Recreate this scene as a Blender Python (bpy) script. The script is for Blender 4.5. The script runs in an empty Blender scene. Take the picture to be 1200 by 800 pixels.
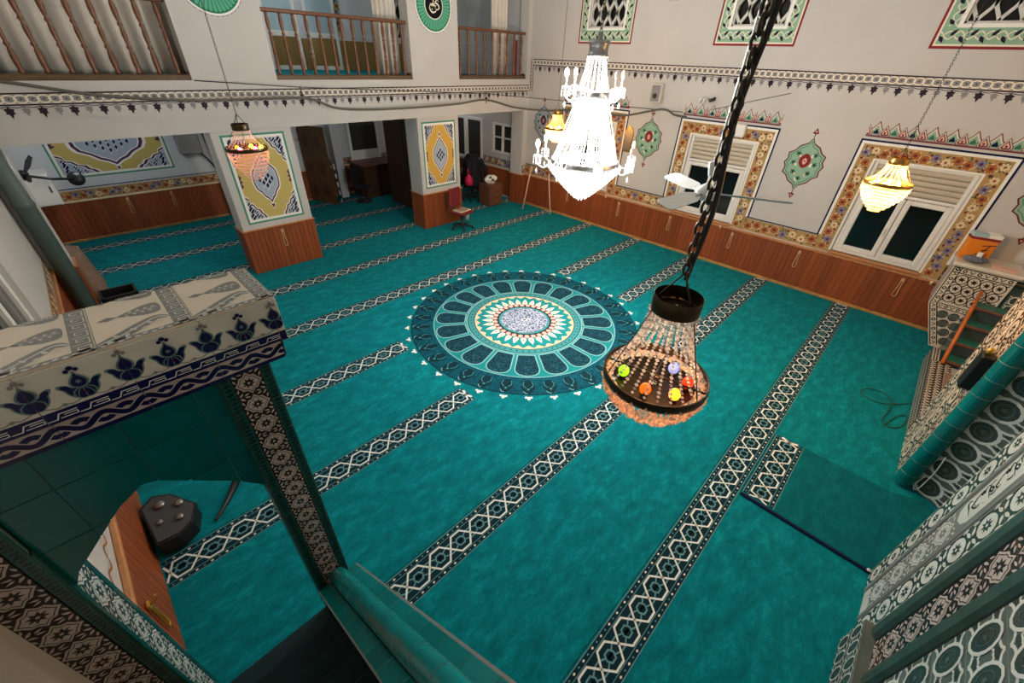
import bpy, math, random
from mathutils import Vector, Matrix
random.seed(7)
PI = math.pi
scene = bpy.context.scene
col = scene.collection

# ------------------------------------------------------------------ camera
cam_d = bpy.data.cameras.new('camera')
cam = bpy.data.objects.new('camera', cam_d)
col.objects.link(cam)
RIGHT = (0.70210892, -0.71120781, 0.03502153)
DOWN = (-0.38652273, -0.42196091, -0.82009095)
FWD = (0.59803281, 0.56225656, -0.5711605)
cam.matrix_world = Matrix(((RIGHT[0], -DOWN[0], -FWD[0], 0.0),
                           (RIGHT[1], -DOWN[1], -FWD[1], 0.0),
                           (RIGHT[2], -DOWN[2], -FWD[2], 4.0),
                           (0, 0, 0, 1)))
cam_d.sensor_width = 36.0
cam_d.lens = 478.42 / 1200 * 36.0
cam_d.clip_start = 0.03
cam_d.clip_end = 200
scene.camera = cam

# ------------------------------------------------------------------ world: night outside
world = bpy.data.worlds.new('night_world')
scene.world = world
world.use_nodes = True
world.node_tree.nodes['Background'].inputs[0].default_value = (0.010, 0.011, 0.014, 1)
world.node_tree.nodes['Background'].inputs[1].default_value = 1.0
scene.view_settings.view_transform = 'Standard'
scene.view_settings.look = 'None'
scene.view_settings.gamma = 1.0
scene.view_settings.use_curve_mapping = False
scene.view_settings.exposure = 0.1
P_MAIN = 640      # watts in the lit crystal chandelier
P_FILL = 45      # globe lamps added out of view as fill light
P_SMALL = 34

# ------------------------------------------------------------------ materials
def lin(c):
    c = c / 255.0
    return c / 12.92 if c <= 0.04045 else ((c + 0.055) / 1.055) ** 2.4
def rgb(r, g, b):
    return (lin(r), lin(g), lin(b), 1.0)
MATS = {}
def mat(name, c, rough=0.75, var=0.0, scale=8.0, bump=0.0, spec=0.35, metal=0.0, c2=None, detail=4.0, stretch=None, rand=0.0, bscale=None):
    m = bpy.data.materials.new(name)
    m.use_nodes = True
    nt = m.node_tree
    b = nt.nodes['Principled BSDF']
    b.inputs['Base Color'].default_value = rgb(*c)
    b.inputs['Roughness'].default_value = rough
    b.inputs['Metallic'].default_value = metal
    b.inputs['Specular IOR Level'].default_value = spec
    tc = None
    def coord():
        t = nt.nodes.new('ShaderNodeTexCoord')
        mp = nt.nodes.new('ShaderNodeMapping')
        if stretch:
            mp.inputs['Scale'].default_value = stretch
        nt.links.new(t.outputs['Object'], mp.inputs['Vector'])
        if rand:
            oi = nt.nodes.new('ShaderNodeObjectInfo')
            mu = nt.nodes.new('ShaderNodeMath'); mu.operation = 'MULTIPLY'; mu.inputs[1].default_value = 57.0
            nt.links.new(oi.outputs['Random'], mu.inputs[0])
            nt.links.new(mu.outputs[0], mp.inputs['Location'])
        return mp
    if var or c2:
        mp = coord()
        n = nt.nodes.new('ShaderNodeTexNoise')
        n.inputs['Scale'].default_value = scale
        n.inputs['Detail'].default_value = detail
        nt.links.new(mp.outputs[0], n.inputs['Vector'])
        r = nt.nodes.new('ShaderNodeValToRGB')
        r.color_ramp.elements[0].position = 0.30
        r.color_ramp.elements[1].position = 0.70
        if c2:
            a, z = rgb(*c), rgb(*c2)
        else:
            a = tuple(x * (1 - var) for x in rgb(*c)[:3]) + (1,)
            z = tuple(min(1, x * (1 + var)) for x in rgb(*c)[:3]) + (1,)
        r.color_ramp.elements[0].color = a
        r.color_ramp.elements[1].color = z
        nt.links.new(n.outputs['Fac'], r.inputs['Fac'])
        out = r.outputs['Color']
        if rand:
            oi = nt.nodes.new('ShaderNodeObjectInfo')
            hs = nt.nodes.new('ShaderNodeHueSaturation')
            mr = nt.nodes.new('ShaderNodeMapRange')
            mr.inputs['To Min'].default_value = 1 - rand
            mr.inputs['To Max'].default_value = 1 + rand
            nt.links.new(oi.outputs['Random'], mr.inputs['Value'])
            nt.links.new(mr.outputs[0], hs.inputs['Value'])
            nt.links.new(out, hs.inputs['Color'])
            out = hs.outputs['Color']
        nt.links.new(out, b.inputs['Base Color'])
        if bump:
            if bscale:
                n2 = nt.nodes.new('ShaderNodeTexNoise')
                n2.inputs['Scale'].default_value = bscale
                nt.links.new(mp.outputs[0], n2.inputs['Vector'])
                n = n2
            bp = nt.nodes.new('ShaderNodeBump')
            bp.inputs['Strength'].default_value = bump
            bp.inputs['Distance'].default_value = 0.02
            nt.links.new(n.outputs['Fac'], bp.inputs['Height'])
            nt.links.new(bp.outputs[0], b.inputs['Normal'])
    MATS[name] = m
    return m
def emit(name, c, s):
    m = bpy.data.materials.new(name)
    m.use_nodes = True
    nt = m.node_tree
    b = nt.nodes['Principled BSDF']
    b.inputs['Base Color'].default_value = rgb(*c)
    b.inputs['Emission Color'].default_value = rgb(*c)
    b.inputs['Emission Strength'].default_value = s
    MATS[name] = m
def crystal(name, c, trans=0.5):
    m = bpy.data.materials.new(name)
    m.use_nodes = True
    nt = m.node_tree
    out = nt.nodes['Material Output']
    nt.nodes.remove(nt.nodes['Principled BSDF'])
    d = nt.nodes.new('ShaderNodeBsdfDiffuse'); d.inputs[0].default_value = rgb(*c)
    t = nt.nodes.new('ShaderNodeBsdfTranslucent'); t.inputs[0].default_value = rgb(*c)
    g = nt.nodes.new('ShaderNodeBsdfGlossy'); g.inputs[0].default_value = (1, 1, 1, 1); g.inputs['Roughness'].default_value = 0.12
    p = nt.nodes.new('ShaderNodeBsdfTransparent'); p.inputs[0].default_value = (1, 1, 1, 1)
    m1 = nt.nodes.new('ShaderNodeMixShader'); m1.inputs[0].default_value = 0.6
    m2 = nt.nodes.new('ShaderNodeMixShader'); m2.inputs[0].default_value = 0.14
    m3 = nt.nodes.new('ShaderNodeMixShader'); m3.inputs[0].default_value = trans
    nt.links.new(d.outputs[0], m1.inputs[1]); nt.links.new(t.outputs[0], m1.inputs[2])
    nt.links.new(m1.outputs[0], m2.inputs[1]); nt.links.new(g.outputs[0], m2.inputs[2])
    nt.links.new(m2.outputs[0], m3.inputs[1]); nt.links.new(p.outputs[0], m3.inputs[2])
    nt.links.new(m3.outputs[0], out.inputs[0])
    MATS[name] = m

# room paint and carpet
mat('plaster', (196, 193, 189), 0.85, 0.035, 1.4, 0.05, 0.2, bscale=30)
mat('plaster_cool', (204, 208, 212), 0.85, 0.03, 1.2, spec=0.2)
mat('ceiling_paint', (214, 212, 206), 0.9, 0.02, 2.0)
mat('wood_wain', (140, 70, 32), 0.5, 0.28, 5.0, 0.1, 0.4, stretch=(14, 14, 0.8), rand=0.16)
mat('wood_rail', (186, 128, 84), 0.5, 0.12, 6.0, stretch=(3, 3, 3))
mat('wood_dark', (72, 44, 26), 0.5, 0.25, 6.0, stretch=(10, 10, 1), spec=0.4)
mat('wood_bal', (112, 70, 46), 0.35, 0.2, 9.0, stretch=(6, 6, 1), spec=0.5)
mat('wood_bal_hi', (158, 108, 66), 0.35, 0.1, 9.0, spec=0.5)
mat('wood_sill', (96, 74, 52), 0.5, 0.2, 7.0, stretch=(1, 6, 6))
mat('wood_olive', (140, 112, 62), 0.6, 0.2, 6.0, stretch=(8, 8, 1), rand=0.1)
mat('wood_skirt', (176, 134, 78), 0.6, 0.25, 9.0)
mat('carved_wood', (92, 62, 38), 0.55, 0.3, 9.0, 0.4, stretch=(6, 6, 2))
mat('pvc', (230, 228, 222), 0.4, 0.02, 3.0, spec=0.5)
mat('pane', (16, 17, 18), 0.12, spec=0.5)
mat('pane_blue', (170, 196, 204), 0.3, 0.05, 1.0)
mat('lattice', (206, 206, 200), 0.8, 0.04, 6.0)
mat('fabric_white', (214, 208, 198), 0.9, 0.06, 5.0)
mat('slate', (46, 44, 42), 0.6)
mat('slat_paint', (196, 184, 164), 0.5, 0.04, 5)
mat('mould_grey', (62, 84, 78), 0.25, 0.15, 5, spec=0.5)
# the carpet: brushed teal pile
def carpet_mat(name, c, ca, cb):
    m = bpy.data.materials.new(name); m.use_nodes = True
    nt = m.node_tree; b = nt.nodes['Principled BSDF']
    b.inputs['Roughness'].default_value = 0.95
    b.inputs['Specular IOR Level'].default_value = 0.12
    b.inputs['Sheen Weight'].default_value = 0.06
    b.inputs['Sheen Roughness'].default_value = 0.4
    b.inputs['Sheen Tint'].default_value = rgb(120, 220, 215)
    tc = nt.nodes.new('ShaderNodeTexCoord')
    mp = nt.nodes.new('ShaderNodeMapping'); mp.inputs['Scale'].default_value = (0.9, 1.8, 1); mp.inputs['Rotation'].default_value = (0, 0, 0.5)
    nt.links.new(tc.outputs['Object'], mp.inputs['Vector'])
    n1 = nt.nodes.new('ShaderNodeTexNoise'); n1.inputs['Scale'].default_value = 4.6; n1.inputs['Detail'].default_value = 9; n1.inputs['Roughness'].default_value = 0.78; n1.inputs['Distortion'].default_value = 0.15
    nt.links.new(mp.outputs[0], n1.inputs['Vector'])
    r1 = nt.nodes.new('ShaderNodeValToRGB')
    r1.color_ramp.elements[0].position = 0.36; r1.color_ramp.elements[0].color = rgb(*ca)
    r1.color_ramp.elements[1].position = 0.68; r1.color_ramp.elements[1].color = rgb(*cb)
    e = r1.color_ramp.elements.new(0.52); e.color = rgb(*c)
    nt.links.new(n1.outputs['Fac'], r1.inputs['Fac'])
    n2 = nt.nodes.new('ShaderNodeTexNoise'); n2.inputs['Scale'].default_value = 240; n2.inputs['Detail'].default_value = 2
    nt.links.new(tc.outputs['Object'], n2.inputs['Vector'])
    mx = nt.nodes.new('ShaderNodeMix'); mx.data_type = 'RGBA'; mx.blend_type = 'OVERLAY'; mx.inputs[0].default_value = 0.35
    nt.links.new(r1.outputs[0], mx.inputs[6]); nt.links.new(n2.outputs['Fac'], mx.inputs[7])
    nt.links.new(mx.outputs[2], b.inputs['Base Color'])
    bp = nt.nodes.new('ShaderNodeBump'); bp.inputs['Strength'].default_value = 0.35; bp.inputs['Distance'].default_value = 0.01
    nt.links.new(n2.outputs['Fac'], bp.inputs['Height']); nt.links.new(bp.outputs[0], b.inputs['Normal'])
    MATS[name] = m
carpet_mat('carpet', (0, 122, 130), (0, 100, 108), (10, 152, 156))
carpet_mat('carpet_mat_dark', (0, 100, 106), (0, 88, 94), (6, 116, 122))
# speckled woven field of the medallion petals and centre
def speckle(name, a, b_, scale, lo=0.42, hi=0.56):
    m = bpy.data.materials.new(name); m.use_nodes = True
    nt = m.node_tree; b = nt.nodes['Principled BSDF']; b.inputs['Roughness'].default_value = 0.95; b.inputs['Specular IOR Level'].default_value = 0.1
    tc = nt.nodes.new('ShaderNodeTexCoord')
    n = nt.nodes.new('ShaderNodeTexNoise'); n.inputs['Scale'].default_value = scale; n.inputs['Detail'].default_value = 1.5; n.inputs['Distortion'].default_value = 1.6
    nt.links.new(tc.outputs['Object'], n.inputs['Vector'])
    r = nt.nodes.new('ShaderNodeValToRGB'); r.color_ramp.elements[0].position = lo; r.color_ramp.elements[1].position = hi
    r.color_ramp.elements[0].color = rgb(*a); r.color_ramp.elements[1].color = rgb(*b_)
    nt.links.new(n.outputs['Fac'], r.inputs['Fac']); nt.links.new(r.outputs[0], b.inputs['Base Color'])
    MATS[name] = m
speckle('petal_weave', (8, 36, 50), (36, 88, 100), 38, .46, .62)
speckle('ring_weave', (10, 62, 80), (12, 84, 98), 16)
speckle('centre_weave', (26, 60, 84), (190, 196, 214), 26, 0.46, 0.54)
# flat paints and dyes
PAL = dict(ccream=(226, 232, 226), cream=(232, 222, 202), white=(238, 236, 230), navy=(18, 28, 66), ink=(38, 34, 48), cnavy=(6, 44, 54), cgrey=(98, 146, 154), cteal=(20, 130, 132),
           cdot=(236, 226, 206), red=(134, 44, 48), dkred=(112, 48, 62), plum=(86, 52, 82), green=(142, 178, 152), dkgreen=(58, 112, 92), jade=(86, 168, 132), jade_dk=(38, 116, 90),
           ochre=(178, 144, 92), yellow=(198, 178, 106), yellow2=(212, 168, 78), orange=(172, 104, 54), blueflower=(126, 122, 152), vine=(230, 212, 178), greyblue=(166, 178, 194), leafgrey=(138, 136, 138), moss=(96, 104, 66),
           dark=(52, 42, 52), black=(18, 18, 20), frame_green=(70, 142, 120), salmon=(222, 180, 160), peach=(226, 192, 154), ringteal=(62, 140, 142), ringlight=(124, 176, 176), cream2=(214, 206, 194))
for k, v in PAL.items():
    mat('p_' + k, v, 0.85, spec=0.15)
# glazed tiles
def glaze(name, c, rough=0.22, var=0.12, scale=4.0, rand=0.06):
    mat(name, c, rough, var, scale, spec=0.5, rand=rand)
glaze('t_white', (206, 206, 198), 0.25, 0.03)
glaze('t_cream', (222, 212, 194), 0.25, 0.04)
glaze('t_teal', (6, 96, 98), 0.2, 0.15)
glaze('t_rail', (8, 112, 112), 0.18, 0.14)
glaze('t_deep', (30, 74, 70), 0.22, 0.2)
glaze('t_leaf', (10, 40, 36), 0.25, 0.2)
glaze('t_navy', (20, 24, 74), 0.2, 0.1)
glaze('t_navy2', (30, 40, 92), 0.2, 0.1)
glaze('t_grey', (128, 130, 128), 0.25, 0.08)
glaze('t_sage', (96, 124, 124), 0.25, 0.08)
glaze('t_brown', (44, 30, 30), 0.25, 0.15)
glaze('t_wine', (84, 24, 50), 0.25, 0.1)
glaze('t_pale', (190, 180, 176), 0.25, 0.05)
glaze('t_net', (92, 104, 100), 0.22, 0.15)
glaze('t_netd', (60, 70, 68), 0.22, 0.15)
glaze('t_ice', (214, 220, 216), 0.22, 0.04)
mat('grout', (150, 148, 142), 0.9, 0.1, 20)
mat('grout_dk', (110, 150, 146), 0.9, 0.1, 20)
mat('concrete', (172, 158, 138), 0.9, 0.08, 6, 0.2)
# hardware
mat('bronze', (70, 58, 40), 0.4, 0.2, 30, metal=0.8, spec=0.5)
mat('brass', (176, 138, 70), 0.3, 0.1, 30, metal=0.9, spec=0.5)
mat('steel', (150, 150, 150), 0.35, metal=0.9)
mat('chain_iron', (70, 64, 54), 0.5, 0.2, 20, metal=0.6)
mat('black_plastic', (20, 20, 22), 0.4, spec=0.5)
mat('grey_plastic', (70, 72, 74), 0.45)
mat('cable', (96, 92, 86), 0.6)
mat('wire_dark', (46, 44, 44), 0.6)
mat('silver_paint', (208, 212, 212), 0.3, 0.03, 5, spec=0.6)
mat('hook_metal', (226, 184, 132), 0.45, metal=0.1)
mat('gold_metal', (222, 176, 80), 0.3, metal=0.7)
mat('pipe_green', (92, 108, 102), 0.45, 0.08, 3)
mat('maroon_cloth', (112, 34, 40), 0.8, 0.1, 10)
mat('book_page', (232, 220, 190), 0.8, 0.05, 20)
mat('cloth_black', (26, 28, 36), 0.9, 0.2, 8)
mat('pink_plastic', (206, 30, 84), 0.5)
mat('orange_card', (226, 130, 30), 0.5, 0.06, 6)
mat('orange_rail', (206, 106, 40), 0.4, 0.15, 10)
mat('veneer', (112, 70, 50), 0.5, 0.15, 6, stretch=(6, 6, 1))
mat('foil', (120, 126, 140), 0.3, 0.3, 30, metal=0.5)
mat('stair_shade', (6, 40, 42), 0.8, 0.1, 6)  # shadow over the minbar stair put into its near-black colour
mat('tile_green_step', (40, 104, 88), 0.35, 0.1, 5)
mat('brick_mat', (136, 110, 92), 0.9, 0.15, 10)
crystal('crystal', (246, 244, 242), 0.4)
crystal('crystal_pink', (246, 222, 208), 0.3)
crystal('crystal_amber', (252, 226, 180), 0.35)
crystal('crystal_clear', (255, 252, 250), 0.12)
crystal('crystal_dim', (196, 188, 186), 0.35)
crystal('crystal_peach', (255, 232, 214), 0.12)
emit('bulb_white', (255, 250, 244), 60)
emit('bulb_warm', (255, 190, 90), 40)
emit('bulb_amber', (255, 150, 30), 3.5)
emit('bulb_pink', (255, 70, 130), 16)
emit('bulb_yellow', (255, 200, 40), 16)
emit('bulb_green', (150, 230, 20), 1.6)
emit('bulb_orange', (255, 90, 10), 1.6)
emit('bulb_red', (255, 50, 10), 1.4)
emit('bulb_blue', (150, 170, 255), 1.0)
emit('unseen_lamp', (255, 248, 236), 14)
# ------------------------------------------------------------------ mesh helpers
PM = {}
def reg(o, M):
    PM[o.name] = M.copy()
def thing(name, label, cat, loc=(0, 0, 0), group=None, kind=None, rz=0.0):
    o = bpy.data.objects.new(name, None)
    col.objects.link(o)
    o.empty_display_size = 0.1
    M = Matrix.Translation(loc) @ Matrix.Rotation(rz, 4, 'Z')
    o.matrix_basis = M
    o['label'] = label
    if cat: o['category'] = cat
    if group: o['group'] = group
    if kind: o['kind'] = kind
    reg(o, M)
    return o
def link(name, me, parent=None, M=None):
    """place mesh with world matrix M under parent"""
    o = bpy.data.objects.new(name, me)
    col.objects.link(o)
    M = M if M is not None else Matrix()
    o.matrix_basis = M
    if parent is not None:
        o.parent = parent
        o.matrix_parent_inverse = PM[parent.name].inverted()
    reg(o, M)
    return o
def tag(o, label, cat=None, group=None, kind=None):
    o['label'] = label
    if cat: o['category'] = cat
    if group: o['group'] = group
    if kind: o['kind'] = kind
    return o
def frame(o, u, v):
    u = Vector(u).normalized(); v = Vector(v).normalized(); n = u.cross(v)
    return Matrix(((u.x, v.x, n.x, o[0]), (u.y, v.y, n.y, o[1]), (u.z, v.z, n.z, o[2]), (0, 0, 0, 1)))
def smooth(pts, n=4, closed=True):
    out = []; N = len(pts)
    rng = range(N) if closed else range(N - 1)
    for i in rng:
        if closed:
            p0, p1, p2, p3 = pts[(i - 1) % N], pts[i], pts[(i + 1) % N], pts[(i + 2) % N]
        else:
            p0, p1, p2, p3 = pts[max(i - 1, 0)], pts[i], pts[i + 1], pts[min(i + 2, N - 1)]
        for k in range(n):
            t = k / n
            out.append(tuple(0.5 * ((2 * b) + (-a + c) * t + (2 * a - 5 * b + 4 * c - d) * t * t + (-a + 3 * b - 3 * c + d) * t ** 3) for a, b, c, d in zip(p0, p1, p2, p3)))
    if not closed: out.append(tuple(pts[-1]))
    return out
class MB:
    def __init__(s):
        s.V = []; s.F = []; s.M = []; s.mats = []; s.S = []
    def mi(s, m):
        if m not in s.mats: s.mats.append(m)
        return s.mats.index(m)
    def face(s, idx, m, sm=False):
        s.F.append(tuple(idx)); s.M.append(s.mi(m)); s.S.append(sm)
    def add(s, pts):
        b = len(s.V); s.V += [tuple(p) for p in pts]; return b
    def box(s, a, b, m, T=None):
        (x0, y0, z0), (x1, y1, z1) = a, b
        P = [(x0, y0, z0), (x1, y0, z0), (x1, y1, z0), (x0, y1, z0), (x0, y0, z1), (x1, y0, z1), (x1, y1, z1), (x0, y1, z1)]
        if T is not None: P = [tuple(T @ Vector(p)) for p in P]
        k = s.add(P)
        for f in ((0, 3, 2, 1), (4, 5, 6, 7), (0, 1, 5, 4), (1, 2, 6, 5), (2, 3, 7, 6), (3, 0, 4, 7)):
            s.face([k + i for i in f], m)
        return s
    def bbox(s, a, b, m, bev=0.01, T=None):
        """box with chamfered edges in every direction"""
        (x0, y0, z0), (x1, y1, z1) = a, b
        e = min(bev, (x1 - x0) * .45, (y1 - y0) * .45, (z1 - z0) * .45)
        P = []
        for z in (0, 1):
            for (x, y) in ((0, 0), (1, 0), (1, 1), (0, 1)):
                X, Y, Z = (x0, x1)[x], (y0, y1)[y], (z0, z1)[z]
                sx, sy, sz = (1 - 2 * x) * e, (1 - 2 * y) * e, (1 - 2 * z) * e
                P += [(X, Y + sy, Z + sz), (X + sx, Y, Z + sz), (X + sx, Y + sy, Z)]
        if T is not None: P = [tuple(T @ Vector(p)) for p in P]
        k = s.add(P)
        c = lambda i, a_: k + i * 3 + a_
        for f in ((2, 0, 1, 2, 3), (2, 4, 5, 6, 7), (1, 0, 1, 5, 4), (0, 1, 2, 6, 5), (1, 2, 3, 7, 6), (0, 3, 0, 4, 7)):
            s.face([c(i, f[0]) for i in f[1:]], m)
        for i, j in ((0, 1), (1, 2), (2, 3), (3, 0), (4, 5), (5, 6), (6, 7), (7, 4), (0, 4), (1, 5), (2, 6), (3, 7)):
            ax = {(0, 1): 0, (1, 2): 1, (2, 3): 0, (3, 0): 1, (4, 5): 0, (5, 6): 1, (6, 7): 0, (7, 4): 1}.get((i, j), 2)
            a_, b_ = [q for q in (0, 1, 2) if q != ax]
            s.face([c(i, a_), c(i, b_), c(j, b_), c(j, a_)], m)
        for i in range(8):
            s.face([c(i, 0), c(i, 1), c(i, 2)], m)
        return s
    def prism(s, poly, z0, z1, m, T=None, m_side=None):
        n = len(poly)
        P = [(p[0], p[1], z0) for p in poly] + [(p[0], p[1], z1) for p in poly]
        if T is not None: P = [tuple(T @ Vector(p)) for p in P]
        k = s.add(P)
        s.face([k + i for i in range(n)][::-1], m)
        s.face([k + n + i for i in range(n)], m)
        for i in range(n):
            j = (i + 1) % n
            s.face([k + i, k + j, k + n + j, k + n + i], m_side or m)
        return s
    def tube(s, pts, r, m, n=8, closed=False, sm=True, caps=True):
        pts = [Vector(p) for p in pts]; N = len(pts)
        rr = r if isinstance(r, (list, tuple)) else [r] * N
        up = Vector((0, 0, 1)); rings = []
        prev = None
        for i in range(N):
            if closed: d = pts[(i + 1) % N] - pts[i - 1]
            else: d = pts[min(i + 1, N - 1)] - pts[max(i - 1, 0)]
            if d.length < 1e-9: d = Vector((0, 0, 1))
            d.normalize()
            if prev is None:
                a = d.cross(up)
                if a.length < 1e-3: a = d.cross(Vector((1, 0, 0)))
            else:
                a = prev - d * prev.dot(d)
                if a.length < 1e-6: a = d.cross(up)
            a.normalize(); b = d.cross(a); prev = a
            rings.append(s.add([pts[i] + (a * math.cos(2 * PI * k / n) + b * math.sin(2 * PI * k / n)) * rr[i] for k in range(n)]))
        for i in range(N if closed else N - 1):
            A, B = rings[i], rings[(i + 1) % N]
            for k in range(n):
                l = (k + 1) % n
                s.face([A + k, A + l, B + l, B + k], m, sm)
        if caps and not closed:
            s.face([rings[0] + k for k in range(n)][::-1], m)
            s.face([rings[-1] + k for k in range(n)], m)
        return s
    def lathe(s, prof, m, n=24, c=(0, 0, 0), sm=True, T=None, cap=True):
        rings = []
        for (r, z) in prof:
            P = [(c[0] + r * math.cos(2 * PI * k / n), c[1] + r * math.sin(2 * PI * k / n), c[2] + z) for k in range(n)]
            if T is not None: P = [tuple(T @ Vector(p)) for p in P]
            rings.append(s.add(P))
        for i in range(len(prof) - 1):
            A, B = rings[i], rings[i + 1]
            for k in range(n):
                l = (k + 1) % n
                s.face([A + k, A + l, B + l, B + k], m, sm)
        if cap:
            s.face([rings[0] + k for k in range(n)][::-1], m)
            s.face([rings[-1] + k for k in range(n)], m)
        return s
    def bead(s, p, r, m, h=None):
        h = h or r
        x, y, z = p
        k = s.add([(x + r, y, z), (x, y + r, z), (x - r, y, z), (x, y - r, z), (x, y, z + h), (x, y, z - h)])
        for i in range(4):
            j = (i + 1) % 4
            s.face([k + i, k + j, k + 4], m); s.face([k + j, k + i, k + 5], m)
        return s
    def ball(s, p, r, m, n=10, h=None):
        h = h or r
        prof = [(max(r * math.sin(PI * i / 6), 1e-4), -h * math.cos(PI * i / 6)) for i in range(7)]
        return s.lathe(prof, m, n, p, cap=False)
    def mesh(s, name):
        me = bpy.data.meshes.new(name)
        me.from_pydata(s.V, [], s.F)
        for m in s.mats: me.materials.append(MATS[m])
        me.polygons.foreach_set('material_index', s.M)
        me.polygons.foreach_set('use_smooth', s.S)
        me.update()
        return me
    def build(s, name, parent=None, M=None):
        return link(name, s.mesh(name), parent, M)

class Cv(MB):
    """a flat canvas: paint polygons in (u,v) as inlay a hair above a plane, in local frame z=n"""
    def __init__(s, z=0.0015, step=0.0007):
        MB.__init__(s); s.z = z; s.st = step
    def poly(s, pts, m, l=0):
        k = s.add([(p[0], p[1], s.z + s.st * l) for p in pts])
        s.face(range(k, k + len(pts)), m)
    def rect(s, x0, y0, x1, y1, m, l=0):
        s.poly([(x0, y0), (x1, y0), (x1, y1), (x0, y1)], m, l)
    def stroke(s, pts, w, m, l=0, closed=False, taper=False):
        n = len(pts)
        if n < 2: return
        L = []
        for i in range(n):
            if closed: a, b = pts[i - 1], pts[(i + 1) % n]
            else: a, b = pts[max(i - 1, 0)], pts[min(i + 1, n - 1)]
            if closed or 0 < i < n - 1:
                p = pts[i]
                d1 = (p[0] - a[0], p[1] - a[1]); d2 = (b[0] - p[0], b[1] - p[1])
                q1 = math.hypot(*d1) or 1e-9; q2 = math.hypot(*d2) or 1e-9
                t = (d1[0] / q1 + d2[0] / q2, d1[1] / q1 + d2[1] / q2)
                q = math.hypot(*t) or 1e-9
                t = (t[0] / q, t[1] / q)
                k = max(0.45, abs(t[0] * d2[0] / q2 + t[1] * d2[1] / q2))
            else:
                t = (b[0] - a[0], b[1] - a[1]); q = math.hypot(*t) or 1e-9; t = (t[0] / q, t[1] / q); k = 1
            h = w / 2 / k
            if taper: h *= 0.25 + 0.75 * math.sin(PI * i / (n - 1))
            L.append((-t[1] * h, t[0] * h))
        k = s.add([c for p, o in zip(pts, L) for c in ((p[0] + o[0], p[1] + o[1], s.z + s.st * l), (p[0] - o[0], p[1] - o[1], s.z + s.st * l))])
        for i in range(n if closed else n - 1):
            j = (i + 1) % n
            s.face([k + 2 * i, k + 2 * i + 1, k + 2 * j + 1, k + 2 * j], m)
    def disc(s, cx, cy, rx, m, l=0, ry=None, n=10, rot=0.0):
        ry = ry or rx; c, q = math.cos(rot), math.sin(rot)
        P = []
        for i in range(n):
            a = 2 * PI * i / n; x, y = rx * math.cos(a), ry * math.sin(a)
            P.append((cx + x * c - y * q, cy + x * q + y * c))
        s.poly(P, m, l)
    def circle(s, cx, cy, r, w, m, l=0, n=24):
        s.stroke([(cx + r * math.cos(2 * PI * i / n), cy + r * math.sin(2 * PI * i / n)) for i in range(n)], w, m, l, True)
    def leaf(s, x, y, L, w, ang, m, l=0):
        c, q = math.cos(ang), math.sin(ang)
        P = [(0, 0), (L * .3, w * .5), (L * .65, w * .38), (L, 0), (L * .65, -w * .38), (L * .3, -w * .5)]
        s.poly([(x + a * c - b * q, y + a * q + b * c) for a, b in P], m, l)
    def flower(s, x, y, r, n, m, core, l=0, rot=0.0):
        for i in range(n):
            a = rot + 2 * PI * i / n
            s.disc(x + r * .55 * math.cos(a), y + r * .55 * math.sin(a), r * .46, m, l, r * .3, 7, a)
        s.disc(x, y, r * .34, core, l + 1, n=7)
    def star(s, x, y, r, k, n, m, l=0, rot=0.0):
        s.poly([(x + (r if i % 2 == 0 else r * k) * math.cos(rot + PI * i / n), y + (r if i % 2 == 0 else r * k) * math.sin(rot + PI * i / n)) for i in range(2 * n)], m, l)
def nov(qs):
    """trim later bars so that no two bars of a frame share volume"""
    out = []
    for q in qs:
        x0, y0, x1, y1 = q
        for (a, d, e, f) in out:
            if a < x1 and e > x0 and d < y1 and f > y0:
                if d <= y0 + 1e-6 and f >= y1 - 1e-6:
                    if a <= x0: x0 = max(x0, e)
                    elif e >= x1: x1 = min(x1, a)
                elif a <= x0 + 1e-6 and e >= x1 - 1e-6:
                    if d <= y0: y0 = max(y0, f)
                    elif f >= y1: y1 = min(y1, d)
        if x1 - x0 > 1e-4 and y1 - y0 > 1e-4: out.append((x0, y0, x1, y1))
    return out
def rect_cells(u0, u1, v0, v1, holes):
    us = sorted({u0, u1, *[max(u0, min(u1, h[i])) for h in holes for i in (0, 1)]})
    vs = sorted({v0, v1, *[max(v0, min(v1, h[i])) for h in holes for i in (2, 3)]})
    out = []
    for a, b in zip(us, us[1:]):
        for c, d in zip(vs, vs[1:]):
            if any(h[0] <= (a + b) / 2 <= h[1] and h[2] <= (c + d) / 2 <= h[3] for h in holes): continue
            out.append((a, b, c, d))
    return out
def part(name, parent, M=None):
    pass
_plank_cache = {}
def planks(parent, o, u, length, h, w=0.1, m='wood_wain', t=0.018, name='plank'):
    """a row of vertical boards along u starting at o"""
    n = max(1, int(round(length / w))); w = length / n
    key = (round(w, 4), h, m, t)
    if key not in _plank_cache:
        b = MB(); b.bbox((0.0015, 0, 0), (w - 0.0015, h, t), m, 0.006)
        _plank_cache[key] = b.mesh('plank')
    for i in range(n):
        p = Vector(o) + Vector(u).normalized() * (i * w)
        link(name, _plank_cache[key], parent, frame(p, u, (0, 0, 1)))
# ------------------------------------------------------------------ setting
XL, XR, YQ, YB, YR, ZC = -0.85, 10.28, -2.3, 9.4, 13.9, 6.9
FLOORM = Matrix()
b = MB(); b.box((XL - .2, YQ - .2, -0.2), (XR + .2, YR + .2, 0), 'carpet')
floor = b.build('floor'); tag(floor, 'teal mottled mosque carpet covering the whole floor', kind='structure')

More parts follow.
